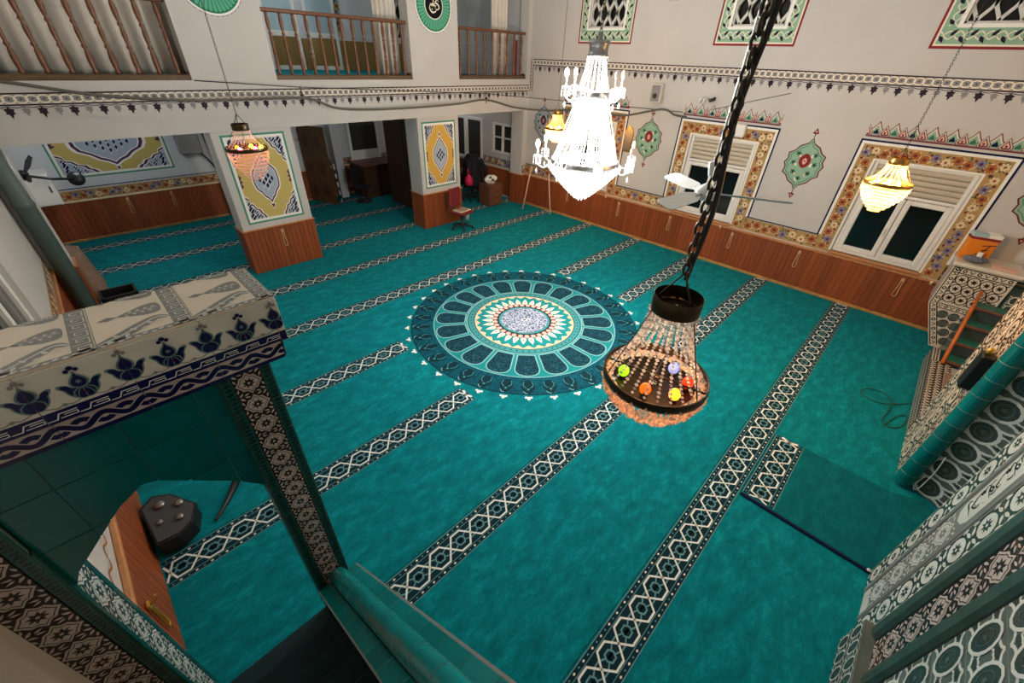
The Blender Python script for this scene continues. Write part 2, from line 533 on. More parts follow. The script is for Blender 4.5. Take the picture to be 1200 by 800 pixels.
# woven prayer-row bands
def stripe(x0, x1, y, name='carpet_band', parent=None, z=0.0, zs=0.0012):
    c = Cv(zs, 0.0006)
    L = x1 - x0
    H = .165
    c.rect(0, -H, L, H, 'p_cnavy', 0)
    c.rect(0, H + .012, L, H + .018, 'p_cnavy', 0)
    for s in (-1, 1):
        c.rect(0, s * .160 - .004, L, s * .160 + .004, 'p_cgrey', 1)
        c.rect(0, s * .112 - .003, L, s * .112 + .003, 'p_cgrey', 1)
        n = int(L / .062)
        for i in range(n):
            x = (i + .5) * L / n
            if i % 2: c.disc(x, s * .137, .013, 'p_cdot', 1, .009, 6)
            else: c.disc(x, s * .137, .010, 'p_cgrey', 1, .007, 6)
    p = L / max(1, round(L / .25)); N = int(round(L / p)); a = p * .42; h = .094
    for sg in (1, -1):
        pts = []; pg = []
        for k in range(-1, N + 1):
            s = sg * (1 if k % 2 else -1)
            cx = (k + .5) * p
            pts += [(cx - a / 2, s * h), (cx + a / 2, s * h)]
            pg += [(cx + p * .5 - a * .22, s * h * .52), (cx + p * .5 + a * .22, s * h * .52)]
        clip = lambda P: [(min(max(x, 0), L), v) for x, v in P]
        c.stroke(clip(pg), .013, 'p_cgrey', 2)
        c.stroke(clip(pts), .018, 'p_ccream', 3)
    for k in range(N):
        cx = (k + .5) * p
        c.poly([(cx - .055, 0), (cx - .03, .046), (cx + .03, .046), (cx + .055, 0), (cx + .03, -.046), (cx - .03, -.046)], 'p_cgrey', 1)
        c.poly([(cx - .040, 0), (cx - .02, .033), (cx + .02, .033), (cx + .040, 0), (cx + .02, -.033), (cx - .02, -.033)], 'p_cnavy', 2)
    return c.build(name, parent or floor, Matrix.Translation((x0, y, z)))
STR = [.22, 1.83, 3.45, 5.07, 6.69, 8.31, 9.93, 11.55, 13.17]
for y in STR:
    if y in (3.45, 5.07):
        stripe(XL + .03, 2.78, y); stripe(6.93, XR - .03, y)
    else:
        stripe(XL + .03, XR - .03, y)

# the round medallion woven into the carpet
MC = Matrix.Translation((4.85, 4.27, 0))
med = thing('carpet_medallion', 'large round woven medallion in navy, teal and cream on the carpet', None, (4.85, 4.27, 0))
med.parent = floor
def pol(r, a): return (r * math.cos(a), r * math.sin(a))
def ringpoly(c, r0, r1, m, l, n=72):
    k = c.add([(*pol(r0, 2 * PI * i / n), c.z + c.st * l) for i in range(n)] + [(*pol(r1, 2 * PI * i / n), c.z + c.st * l) for i in range(n)])
    for i in range(n):
        j = (i + 1) % n
        c.face([k + i, k + j, k + n + j, k + n + i], m)
c = Cv(0.0012, 0.0006)
ringpoly(c, 1.66, 2.05, 'ring_weave', 0, 96)
for i in range(36):
    a = 2 * PI * (i + .5) / 36
    R = Matrix.Rotation(a, 2)
    def T(pts): return [tuple(R @ Vector(p)) for p in pts]
    c.poly(T(smooth([(1.72, 0), (1.78, .085), (1.90, .10), (1.99, .05), (2.035, 0), (1.99, -.05), (1.90, -.10), (1.78, -.085)], 2)), 'p_cnavy', 1)
    c.stroke(T(smooth([(1.76, .06), (1.84, .075), (1.90, .03)], 3, False)), .012, 'p_ringteal', 2)
    c.stroke(T(smooth([(1.76, -.06), (1.84, -.075), (1.90, -.03)], 3, False)), .012, 'p_ringteal', 2)
    c.stroke(T(smooth([(1.97, -.075), (2.015, -.045), (2.02, -.01)], 3, False)), .012, 'p_ringlight', 2)
    c.disc(*T([(1.93, 0)])[0], .022, 'p_ringteal', 2, n=6)
    # the small white buds outside the rim
    c.disc(*T([(2.125, 0)])[0], .040, 'p_white', 1, .026, 7, a)
    for s in (-1, 1): c.disc(*T([(2.105, s * .038)])[0], .022, 'p_white', 2, n=6)
ringpoly(c, 2.035, 2.055, 'p_cnavy', 1, 96)
c.build('outer_ring', med, MC)
c = Cv(0.0012, 0.0006)
ringpoly(c, 1.04, 1.665, 'p_cteal', 0, 96)
c.circle(0, 0, 1.655, .018, 'p_ringlight', 1, 96)
c.build('petal_ground', med, MC)
NP = 20
def petal_mesh():
    c = Cv(0.0024, 0.0006)
    w1 = 1.10 * math.sin(PI / NP) * .82; w2 = 1.46 * math.sin(PI / NP) * .86
    P = [(1.09, -w1), (1.09, w1)] + [(1.46 + .165 * math.sin(t) ** .8, w2 * math.cos(t)) for t in [PI * k / 8 for k in range(9)]]
    c.poly(P, 'petal_weave', 0)
    c.stroke(P, .020, 'p_ringlight', 1, True)
    return c.mesh('petal')
pm = petal_mesh()
for i in range(NP):
    link('petal', pm, med, MC @ Matrix.Rotation(2 * PI * (i + .5) / NP, 4, 'Z'))
c = Cv(0.0018, 0.0006)
ringpoly(c, .91, 1.07, 'p_ringteal', 0)
c.circle(0, 0, 1.062, .018, 'p_ringlight', 2, 72); c.circle(0, 0, 1.035, .012, 'p_cnavy', 2, 72)
c.circle(0, 0, .925, .014, 'p_cnavy', 2, 72)
for i in range(60): c.disc(*pol(.98, 2 * PI * i / 60), .02, 'p_cnavy', 1, .013, 6, 2 * PI * i / 60)
ringpoly(c, .50, .915, 'p_peach', 1)
NT = 30
P = []
for i in range(NT * 2): P.append(pol(.90 if i % 2 else .82, 2 * PI * i / (NT * 2)))
c.poly(P, 'p_cteal', 2)
for i in range(NT):
    a = 2 * PI * (i + .5) / NT; R = Matrix.Rotation(a, 2)
    T = lambda pts: [tuple(R @ Vector(p)) for p in pts]
    c.poly(T([(.56, 0), (.62, .05), (.68, .045), (.79, 0), (.68, -.045), (.62, -.05)]), 'p_cream', 3)
    c.disc(*T([(.66, 0)])[0], .022, 'p_orange', 4, .013, 6, a)
    c.disc(*T([(.60, .055)])[0], .014, 'p_dkred', 4, n=5)
ringpoly(c, .50, .585, 'p_dkred', 4)
for i in range(NT): c.disc(*pol(.545, 2 * PI * i / NT), .050, 'p_salmon', 5, .042, 8, 2 * PI * i / NT)
ringpoly(c, .455, .50, 'p_cnavy', 6)
c.build('pointed_petal_ring', med, MC)
c = Cv(0.006, 0.0006)
c.disc(0, 0, .47, 'p_ringteal', 0, n=48); c.disc(0, 0, .43, 'centre_weave', 1, n=48)
for n_, r_, q_ in ((6, .14, .05), (12, .29, .055), (18, .385, .03)):
    for i in range(n_):
        a = 2 * PI * i / n_
        c.flower(*pol(r_, a), q_, 5, 'p_greyblue', 'p_plum', 2, a)
c.star(0, 0, .08, .5, 8, 'p_white', 2); c.disc(0, 0, .03, 'p_plum', 3)
c.build('centre_disc', med, MC)

# ------------------------------------------------------------------ painted ornament helpers
def chain_frieze(c, u0, u1, top, flip=False):
    """dark-edged band of linked rings with leaf pendants below"""
    L = u1 - u0
    c.rect(u0, top - .15, u1, top, 'p_cream2', 0)
    for v in (top - .008, top - .142): c.rect(u0, v - .010, u1, v + .010, 'p_dark', 1)
    c.rect(u0, top - .125, u1, top - .022, 'p_leafgrey', 1)
    n = max(1, int(L / .115)); p = L / n
    for i in range(n):
        x = u0 + (i + .5) * p
        c.stroke([(x + .068 * math.cos(t) * (p / .115), top - .074 + .046 * math.sin(t)) for t in [2 * PI * k / 10 for k in range(10)]], .017, 'p_cream', 2 + i % 2, True)
        c.disc(x, top - .074, .013, 'p_dark', 2, .010, 6)
    n = max(1, int(L / .165)); p = L / n
    for i in range(n):
        x = u0 + (i + .5) * p; m = 'p_dark' if i % 2 else 'p_leafgrey'; k = 1.0 if i % 2 else .85
        y = top - .165
        c.poly([(x, y), (x + .022 * k, y - .02), (x + .055 * k, y - .025), (x + .038 * k, y - .06 * k), (x + .05 * k, y - .085 * k), (x + .022 * k, y - .09 * k), (x, y - .145 * k),
                (x - .022 * k, y - .09 * k), (x - .05 * k, y - .085 * k), (x - .038 * k, y - .06 * k), (x - .055 * k, y - .025), (x - .022 * k, y - .02)], m, 1)
        c.stroke(smooth([(x, y + .004), (x + p * .5, y - .012), (x + p, y + .004)], 3, False), .010, 'p_dark', 1) if i < n - 1 else None
RNG = random.Random(3)
def floral_strip(c, u0, v0, u1, v1, lay=0, base='p_ochre'):
    """ochre band with vines and mixed flowers; runs along its longer side"""
    c.rect(u0, v0, u1, v1, base, lay)
    hor = (u1 - u0) > (v1 - v0)
    L = (u1 - u0) if hor else (v1 - v0); W = (v1 - v0) if hor else (u1 - u0)
    P = (lambda a, b_: (u0 + a, v0 + b_)) if hor else (lambda a, b_: (u0 + b_, v0 + a))
    n = max(2, int(L / (W * .62))); p = L / n
    vine = [P(i * p / 2, W * (.5 + (.24 if i % 2 else -.24))) for i in range(2 * n + 1)]
    c.stroke(smooth(vine, 3, False), W * .045, 'p_vine', lay + 1)
    for i in range(n):
        x = (i + .5) * p; y = W * (.5 + (.10 if i % 2 else -.10)); r = W * .36
        k = RNG.random()
        q = P(x, y)
        for s in range(6):
            a = RNG.random() * 6.28
            c.leaf(*P(x + RNG.uniform(-.3, .3) * p, W * RNG.uniform(.15, .85)), W * .26, W * .13, a, 'p_moss', lay + 1)
        if k < .42:
            c.flower(*q, r, 6, 'p_orange', 'p_dkred', lay + 2, a); c.circle(*q, r * .95, W * .03, 'p_vine', lay + 2, 9)
        elif k < .74:
            c.flower(*q, r * .95, 5, 'p_blueflower', 'p_plum', lay + 2, a)
        else:
            c.flower(*q, r * .8, 7, 'p_vine', 'p_orange', lay + 2, a)
        c.disc(*P(x + p * .45, W * (.5 - (.28 if i % 2 else -.28))), W * .10, 'p_dkred', lay + 2, n=6)
def crest(c, u0, u1, v, h=.25):
    """row of pointed leaf merlons over a window"""
    c.rect(u0, v, u1, v + .022, 'p_dkred', 1); c.rect(u0, v + .022, u1, v + .075, 'p_cream2', 0)
    n = 8; p = (u1 - u0) / n
    for i in range(2 * n + 1):
        x = u0 + i * p / 2
        lo, hi = u0, u1
        big = i % 2
        H, W = (h, p * .80) if big else (h * .80, p * .62)
        sh = [(x - W * .40, v + .024), (x - W * .52, v + H * .22), (x - W * .48, v + H * .42), (x - W * .24, v + H * .66), (x, v + H), (x + W * .24, v + H * .66), (x + W * .48, v + H * .42), (x + W * .52, v + H * .22), (x + W * .40, v + .024)]
        cl = lambda P: [(min(max(a, lo), hi), b_) for a, b_ in P]
        l = 2 if big else 6
        c.poly(cl(sh), 'p_dkred', l)
        sc = lambda k, dy=0: cl([(x + (a - x) * k, v + .02 + (b_ - v - .02) * k + dy) for a, b_ in sh])
        c.poly(sc(.86, .008), 'p_cream2', l + 1)
        if big:
            c.poly(sc(.66, .012), 'p_green', l + 2); c.poly(sc(.36, .03), 'p_navy' if i % 4 == 1 else 'p_dkgreen', l + 3)
        else:
            c.poly(sc(.70, .012), 'p_dkred', l + 2); c.poly(sc(.46, .03), 'p_salmon', l + 3)
            if lo < x < hi: c.disc(x, v + H * .36, W * .10, 'p_dkred', l + 4, H * .10, 6)
def ogive(cx, cy, w, h):
    half = [(0, .5), (.08, .40), (.24, .34), (.34, .24), (.46, .19), (.44, .08), (.5, 0), (.44, -.08), (.46, -.19), (.34, -.24), (.24, -.34), (.08, -.40), (0, -.5)]
    pts = half + [(-x, y) for x, y in half[-2:0:-1]]
    return [(cx + x * w, cy + y * h) for x, y in pts]
def mandorla(c, cx, cy, w, h, cold=False):
    f, e = ('p_greyblue', 'p_ink') if cold else ('p_green', 'p_dkred')
    c.poly(ogive(cx, cy, w * 1.08, h * 1.06), e, 0); c.poly(ogive(cx, cy, w, h), f, 1)
    c.stroke(ogive(cx, cy, w * .88, h * .9), .010, 'p_dkgreen', 2, True)
    c.poly(smooth([(cx, cy + h * .22), (cx + w * .15, cy + h * .12), (cx + w * .13, cy), (cx, cy - h * .07), (cx - w * .13, cy), (cx - w * .15, cy + h * .12)], 3), 'p_red' if not cold else 'p_plum', 3)
    c.poly(smooth([(cx, cy + h * .13), (cx + w * .06, cy + h * .07), (cx, cy), (cx - w * .06, cy + h * .07)], 3), 'p_salmon', 4)
    c.disc(cx, cy + h * .07, .018, 'p_red', 5, n=6)
    for (a, b_) in ((.28, .02), (-.28, .02), (.2, -.16), (-.2, -.16), (0, -.28), (.22, .2), (-.22, .2)):
        c.flower(cx + a * w, cy + b_ * h, .05, 5, 'p_dkgreen', 'p_ink', 3); c.leaf(cx + a * w * .6, cy + b_ * h - .06, .10, .045, 1.2 * (1 if a > 0 else 2), 'p_cream', 3)
    for s in (1, -1):
        y = cy + s * h * .53
        c.stroke([(cx, y), (cx, y + s * .12)], .016, 'p_dkred', 2)
        c.poly([(cx - .055, y + s * .07), (cx, y + s * .05), (cx + .055, y + s * .07), (cx + .03, y + s * .11), (cx, y + s * .165), (cx - .03, y + s * .11)], 'p_dkred', 3)
        c.poly([(cx - .02, y + s * .085), (cx + .02, y + s * .085), (cx, y + s * .125)], 'p_salmon', 4)
def roundel(c, cx, cy, r, script=0):
    """fluted green roundel with a black centre carrying white script"""
    n = 40
    c.poly([(cx + (r * 1.06 if i % 2 else r * 1.1) * math.cos(PI * i / n), cy + (r * 1.06 if i % 2 else r * 1.1) * math.sin(PI * i / n)) for i in range(2 * n)], 'p_leafgrey', 0)
    c.disc(cx, cy, r * 1.06, 'p_white', 1, n=40); c.disc(cx, cy, r, 'p_jade_dk', 2, n=40)
    for i in range(n):
        a = 2 * PI * i / n
        p1, p2 = .5 * r, .97 * r; w1, w2 = .5 * r * PI / n * .8, .93 * r * PI / n * .8
        q = lambda d, s: (cx + d * math.cos(a) - s * math.sin(a), cy + d * math.sin(a) + s * math.cos(a))
        c.poly([q(p1, -w1), q(p2 * .94, -w2), q(p2, 0), q(p2 * .94, w2), q(p1, w1)], 'p_jade', 3)
        c.stroke([q(p1, -w1 * .3), q(p2 * .96, -w2 * .3)], r * .012, 'p_ringlight', 4)
    c.disc(cx, cy, r * .54, 'p_cream', 5, n=32); c.disc(cx, cy, r * .50, 'p_black', 6, n=32)
    k = r * .5
    S = lambda pts: smooth([(cx + a * k, cy + b_ * k) for a, b_ in pts], 4, False)
    strokes = [[(.62, .30), (.40, .42), (.20, .22), (.46, .12), (.62, -.12), (.40, -.30), (.12, -.20)],
               [(.30, .02), (.12, -.02), (.02, .14), (-.08, -.02), (-.18, .14), (-.28, -.02), (-.40, .16)],
               [(-.36, .12), (-.50, -.22), (-.22, -.52), (.14, -.46), (.30, -.30)],
               [(-.10, .68), (-.02, .40), (-.06, .22)], [(-.52, .46), (-.30, .56), (-.08, .44)]]
    for q in strokes: c.stroke(S(q), k * .13, 'p_cream', 7, False, True)
    for a, b_ in ((.16, -.08), (-.2, -.28), (.42, .62)): c.disc(cx + a * k, cy + b_ * k, k * .06, 'p_cream', 7, n=5)
def pier_panel(c, x0, z0, x1, z1, fld='p_yellow', km=1.0):
    """green-framed ochre panel with a blue-grey pointed medallion and corner pieces"""
    c.rect(x0, z0, x1, z1, 'p_frame_green', 0); c.rect(x0 + .035, z0 + .035, x1 - .035, z1 - .035, 'p_white', 1)
    a, b_, d, e = x0 + .085, z0 + .085, x1 - .085, z1 - .085
    c.rect(a, b_, d, e, fld, 2)
    cx, cy = (a + d) / 2, (b_ + e) / 2; w, h = d - a, e - b_
    half = [(0, .31), (.05, .26), (.10, .23), (.15, .17), (.22, .12), (.245, .06), (.25, 0), (.245, -.06), (.22, -.12), (.15, -.17), (.10, -.23), (.05, -.26), (0, -.31)]
    half = [(x * km, y * km) for x, y in half]
    sh = half + [(-x, y) for x, y in half[-2:0:-1]]
    for k, m, l in ((1.10, 'p_white', 3), (1.0, 'p_plum', 4), (.90, 'p_white', 5), (.86, 'p_greyblue', 6)):
        c.poly([(cx + x * w * k, cy + y * h * (k if k < 1 else 1 + (k - 1) * .7)) for x, y in sh], m, l)
    for s in (1, -1):
        y = cy + s * h * .345 * km
        c.poly([(cx - .06, y - s * .03), (cx + .06, y - s * .03), (cx + .03, y + s * .03), (cx, y + s * .09), (cx - .03, y + s * .03)], 'p_white', 5)
        c.poly([(cx - .04, y - s * .02), (cx + .04, y - s * .02), (cx, y + s * .06)], 'p_dkred', 6)
    for i in range(-3, 4):
        for j in range(-5, 6):
            if abs(i) * .075 + abs(j) * .042 < .16 * km ** 2:
                X, Y = cx + i * w * .060, cy + j * h * .042
                if (i + j) % 2 == 0: c.poly([(X - .028, Y), (X, Y + .055), (X + .028, Y), (X, Y - .055)], 'p_navy', 7)
                else: c.stroke([(X - .022, Y - .03), (X + .022, Y + .03)], .010, 'p_white', 7)
    for sx in (1, -1):
        for sy in (1, -1):
            X, Y = (d if sx > 0 else a), (e if sy > 0 else b_)
            q = lambda P: [(X - sx * p[0] * w, Y - sy * p[1] * h) for p in P]
            cp = [(0, 0), (.34, 0), (.31, .05), (.27, .07), (.24, .13), (.17, .15), (.13, .21), (.07, .23), (.06, .29), (0, .33)]
            c.poly(q(cp), 'p_white', 3); c.poly(q([(p[0] * .93, p[1] * .94) for p in cp]), 'p_plum', 4); c.poly(q([(p[0] * .82, p[1] * .86) for p in cp]), 'p_white', 5)
            c.poly(q([(p[0] * .78, p[1] * .82) for p in cp]), 'p_greyblue', 6)
            for (i, j, r) in ((.05, .04, .05), (.14, .04, .035), (.05, .13, .05), (.04, .20, .035), (.20, .03, .03), (.12, .10, .03)):
                xx, yy = q([(i, j)])[0]
                c.poly([(xx - r, yy), (xx, yy + r * 1.5), (xx + r, yy), (xx, yy - r * 1.5)], 'p_navy', 7)
                c.stroke([(xx - r, yy - r), (xx + r, yy + r)], .009, 'p_white', 8)
            # half lobes in the middle of the long sides
    for sx in (1, -1):
        X = d if sx > 0 else a
        q = [(X, cy + .09 * h), (X - sx * .05 * w, cy + .06 * h), (X - sx * .02 * w, cy + .02 * h), (X - sx * .06 * w, cy), (X - sx * .02 * w, cy - .02 * h), (X - sx * .05 * w, cy - .06 * h), (X, cy - .09 * h)]
        c.poly(q, 'p_plum', 4)

# ------------------------------------------------------------------ right wall with windows
WC = [7.05, 3.6, 0.15]
holes = [(y - .70, y + .70, 1.0, 2.70) for y in WC] + [(y - .49, y + .49, 4.65, 6.0) for y in WC]
holes += [(10.0, 10.95, 1.35, 2.25)]
b = MB()
for (a, d, e, f) in rect_cells(YQ - .2, YR + .2, 0, ZC, holes): b.box((XR, a, e), (XR + .28, d, f), 'plaster')
wall_right = b.build('wall_right'); tag(wall_right, 'cream painted side wall with ornate windows and wood panelling', kind='structure')
WM = frame((XR, 0, 0), (0, -1, 0), (0, 0, 1))        # u = -y
def wcv(name, fn, parent=None, z=.0015):
    c = Cv(z); fn(c); return c.build(name, parent or wall_right, WM)
# wainscot
planks(wall_right, (XR, 9.9, 0.06), (0, -1, 0), 9.9 - YQ, .83, .1)
planks(wall_right, (XR, YR, 0.06), (0, -1, 0), YR - 10.0, .83, .1)
b = MB(); b.bbox((XR - .045, YQ, .89), (XR, 9.9, .935), 'wood_rail', .01); b.build('wainscot_cap', wall_right)
b = MB(); b.bbox((XR - .035, YQ, 0), (XR, 9.9, .06), 'wood_skirt', .008); o = b.build('baseboard_right'); tag(o, 'pale timber skirting strip along the window wall', kind='structure')
# painted work
wcv('painted_frieze', lambda c: chain_frieze(c, -9.28, 1.9, 3.98))
def vfr(c):
    c.rect(-9.38, 3.2, -9.28, 3.98, 'p_cream2', 0)
    for u in (-9.375, -9.285): c.rect(u - .008, 3.2, u + .008, 3.98, 'p_dark', 1)
    for i in range(10): c.circle(-9.33, 3.26 + i * .075, .035, .014, 'p_leafgrey', 1, 8)
wcv('painted_frieze', vfr)
for wy in WC:
    u = -wy
    def border(c):
        a, d = u - 1.02, u + 1.02
        for (x0, x1) in ((a, u - .72), (u + .72, d)):
            c.rect(x0, .95, x1, 2.72, 'p_ochre', 0)
        c.rect(a, 2.72, d, 2.99, 'p_ochre', 0)
        floral_strip(c, a + .05, .97, u - .75, 2.72, 1); floral_strip(c, u + .75, .97, d - .05, 2.72, 1)
        floral_strip(c, a + .05, 2.722, d - .05, 2.94, 1)
        for (x0, z0, x1, z1) in ((a - .03, 1.25, a, 2.99), (d, 1.25, d + .03, 2.99), (a - .03, 2.99, d + .03, 3.02)): c.rect(x0, z0, x1, z1, 'p_navy', 5)
        for (x0, z0, x1, z1) in ((a, 1.25, a + .045, 2.945), (d - .045, 1.25, d, 2.945), (a, 2.945, d, 2.99)): c.rect(x0, z0, x1, z1, 'p_white', 6)
        for (x0, z0, x1, z1) in ((u - .745, 1.0, u - .715, 2.70), (u + .715, 1.0, u + .745, 2.70), (u - .745, 2.70, u + .745, 2.73)): c.rect(x0, z0, x1, z1, 'p_white', 6)
        crest(c, a, d, 3.06)
    wcv('painted_window_border', border)
for (a, d) in ((-9.38, -8.07), (-6.03, -4.62), (-2.58, -1.17), (0.87, 2.0)):
    def low(c):
        floral_strip(c, a - .02, .955, d + .02, 1.215, 0)
        c.rect(a, 1.225, d, 1.25, 'p_navy', 4)
    wcv('painted_low_border', low)
for i, y in enumerate((8.78, 5.36, 1.93, -1.45)):
    wcv('painted_medallion', lambda c: mandorla(c, -y, 2.45, .66, .92, i == 0))
for y in (5.42, 1.95): wcv('painted_roundel', lambda c: roundel(c, -y, 5.55, .43))
def hollow(c, a, d, e, f, w, m, l):
    for q in nov(((a, d, a + w, f), (e - w, d, e, f), (a, d, e, d + w), (a, f - w, e, f))): c.rect(*q, m, l)
def upper(c, u):
    hollow(c, u - .76, 4.34, u + .76, 6.3, .26, 'p_red', 0); hollow(c, u - .725, 4.375, u + .725, 6.265, .22, 'p_cream', 1); hollow(c, u - .70, 4.40, u + .70, 6.24, .20, 'p_green', 2)
    for (x0, z0, x1, z1) in ((u - .70, 4.40, u + .70, 4.62),):
        n = 12; p = (x1 - x0) / n
        c.stroke(smooth([(x0 + i * p, 4.51 + (.05 if i % 2 else -.05)) for i in range(n + 1)], 4, False), .016, 'p_cream', 4)
        c.stroke(smooth([(x0 + i * p, 4.51 - (.05 if i % 2 else -.05)) for i in range(n + 1)], 4, False), .016, 'p_cream', 4)
        for i in range(n): c.leaf(x0 + (i + .5) * p - .05, 4.50, .11, .05, .9 if i % 2 else -.9, 'p_ink', 5)
    for s in (-1, 1):
        x = u + s * .595; n = 13; p = 1.6 / n
        c.stroke(smooth([(x + (.05 if i % 2 else -.05), 4.62 + i * p) for i in range(n + 1)], 4, False), .016, 'p_cream', 4)
        c.stroke(smooth([(x - (.05 if i % 2 else -.05), 4.62 + i * p) for i in range(n + 1)], 4, False), .016, 'p_cream', 4)
        for i in range(n): c.leaf(x, 4.64 + i * p, .10, .05, .7 if i % 2 else 2.4, 'p_ink', 5)
    for (x0, z0, x1, z1) in nov(((u - .54, 4.6, u - .49, 6.05), (u + .49, 4.6, u + .54, 6.05), (u - .54, 4.6, u + .54, 4.65), (u - .54, 6.0, u + .54, 6.05))): c.rect(x0, z0, x1, z1, 'p_white', 6)
for i, y in enumerate(WC):
    wcv('painted_upper_border', lambda c: upper(c, -y))
# upper pierced windows
def lattice_window(M, w, h, name, label):
    t = thing(name, label, None, M.translation, kind='structure')
    g = MB(); g.box((0, 0, -.16), (w, h, -.15), 'pane'); g.build('pane', t, M)
    # lattice of waisted bars around pointed cells
    b = MB(); px, pz = w / 4, h / 5
    def bar(pts, wd):
        c = Cv(0); c.stroke(pts, wd, 'lattice'); k = b.add([(p[0], p[1], -.05) for p in c.V]); k2 = b.add([(p[0], p[1], -.11) for p in c.V])
        n = len(c.V) // 2
        for f in c.F: b.face([k + i for i in f], 'lattice')
        for i in range(n - 1):
            for s in (0, 1): b.face([k + 2 * i + s, k + 2 * i + 2 + s, k2 + 2 * i + 2 + s, k2 + 2 * i + s], 'lattice')
    for i in range(5):
        for ph in (0, 1):
            pts = []
            for j in range(41):
                z = h * j / 40
                pts.append((min(max(i * px + (1 if ph else -1) * px * .5 * (0.5 + .5 * math.cos(2 * PI * z / (2 * pz))) * 1.0, 0), w), z))
            bar(pts, .045)
    for z in (0, h): b.box((0, z - .03, -.12), (w, z + .03, -.03), 'lattice')
    for x in (0, w): b.box((x - .03, 0, -.12), (x + .03, h, -.03), 'lattice')
    b.build('lattice', t, M)
for i, y in enumerate(WC):
    lattice_window(frame((XR, y + .49, 4.65), (0, -1, 0), (0, 0, 1)), .98, 1.35, 'window_%d' % (i + 4), 'pierced plaster window with pointed cells, high on the side wall, %s' % ('nearest the balcony corner', 'above the middle window', 'nearest the mihrab')[i])
# lower casement windows
def casement(i, y, label):
    M = frame((XR, y + .70, 1.0), (0, -1, 0), (0, 0, 1)); W, H = 1.40, 1.70
    t = thing('window_%d' % i, label, None, M.translation, kind='structure')
    b = MB()
    for (x0, y0, x1, y1) in nov(((0, 0, .06, H), (W - .06, 0, W, H), (0, 0, W, .06), (0, H - .05, W, H))): b.bbox((x0, y0, -.14), (x1, y1, -.03), 'pvc', .008, None)
    b.bbox((.06, 1.16, -.13), (W - .06, 1.21, -.04), 'pvc', .006)
    b.build('window_frame', t, M)
    # roller shutter housing slats over the casements
    for k in range(5):
        s = MB(); z = 1.22 + k * .086
        s.prism([(-.13, z), (-.055, z + .005), (-.04, z + .04), (-.06, z + .08), (-.13, z + .082)], .06, W - .06, 'slat_paint', Matrix(((0, 0, 1, 0), (0, 1, 0, 0), (1, 0, 0, 0), (0, 0, 0, 1))))
        s.build('shutter_slat', t, M)
    for x0, x1 in ((.06, W / 2 - .005), (W / 2 + .005, W - .06)):
        sash = MB()
        for (a, d, e, f) in nov(((x0, .06, x0 + .085, 1.15), (x1 - .085, .06, x1, 1.15), (x0, .06, x1, .15), (x0, 1.07, x1, 1.15))): sash.bbox((a, d, -.12), (e, f, -.02), 'pvc', .012)
        so = sash.build('sash', t, M)
        g = MB(); g.box((x0 + .08, .14, -.075), (x1 - .08, 1.08, -.07), 'pane'); g.build('pane', so, M)
    hd = MB(); hd.bbox((W / 2 - .075, .55, -.02), (W / 2 - .05, .62, .0), 'pvc', .004); hd.bbox((W / 2 - .072, .48, .0), (W / 2 - .053, .60, .02), 'pvc', .004); hd.build('handle', t, M)
    sl = MB(); sl.bbox((-.03, -.055, -.10), (W + .03, 0, .05), 'wood_rail', .01); sl.build('window_sill', t, M)
casement(1, WC[0], 'white double casement window half hidden behind the lit crystal chandelier')
casement(2, WC[1], 'white double casement window with shutter, behind the ceiling fan')
casement(3, WC[2], 'white double casement window behind the small warm chandelier')
# ------------------------------------------------------------------ arcade beam and gallery front
OP = [(XL, 2.0), (3.35, 6.32), (7.68, 10.12)]
b = MB()
for (a, d, e, f) in rect_cells(XL - .2, XR, 2.72, ZC, [(x0, x1, 3.5, 6.4) for x0, x1 in OP]): b.box((a, YB, e), (d, YB + .30, f), 'plaster')
wall_back = b.build('wall_back'); tag(wall_back, 'white gallery front wall over the arcade with painted chain frieze', kind='structure')
BM = frame((0, YB, 0), (1, 0, 0), (0, 0, 1))
c = Cv(); chain_frieze(c, XL, XR - .02, 3.36); c.build('painted_frieze', wall_back, BM)
for x in (2.66, 7.02):
    c = Cv(); roundel(c, x, 4.87, .46); c.build('painted_roundel', wall_back, BM)
c = Cv(); mandorla(c, 10.2, 5.6, .1, .1) if False else None
# pillars of the arcade
def pillar(x0, x1, y0, y1, z1, label, panel=None, fld='p_yellow'):
    t = thing('pillar', label, 'pillar', ((x0 + x1) / 2, (y0 + y1) / 2, 0), kind='structure' if panel is None else None)
    b = MB(); b.bbox((x0, y0, 0), (x1, y1, z1), 'plaster', .012); b.build('shaft', t)
    e = .005
    planks(t, (x0 - .02, y0, 0), (1, 0, 0), x1 - x0 + .04, .90, .088, t=.02)
    planks(t, (x0, y1, 0), (0, -1, 0), y1 - y0, .90, .088, t=.02)
    planks(t, (x1, y0, 0), (0, 1, 0), y1 - y0, .90, .088, t=.02)
    cp = MB(); cp.bbox((x0 - .035, y0 - .035, .90), (x1 + .035, y1 + .03, .925), 'wood_rail', .008); cp.build('wainscot_cap', t)
    if panel:
        c = Cv(); pier_panel(c, *panel, fld); c.build('painted_panel', t, frame((0, y0, 0), (1, 0, 0), (0, 0, 1)))
    return t
pillar(1.97, 3.37, YB, YB + .45, 2.72, 'square white pillar with pale yellow painted panel, behind the small red chandelier', (2.11, 1.03, 3.22, 2.66), 'p_yellow')
pillar(6.33, 7.60, YB, YB + .55, 2.72, 'square white pillar with orange-yellow painted panel, behind the office chair', (6.44, 1.05, 7.48, 2.62), 'p_yellow2')
# end pier at the corner of the window wall
t = pillar(10.08, XR - .001, YB, YB + .5, 2.72, 'narrow white end pier between the arcade and the window wall', None)
c = Cv(); floral_strip(c, 10.1, .95, XR, 1.2, 0, 'p_leafgrey'); c.build('painted_low_border', t, frame((0, YB, 0), (1, 0, 0), (0, 0, 1)))
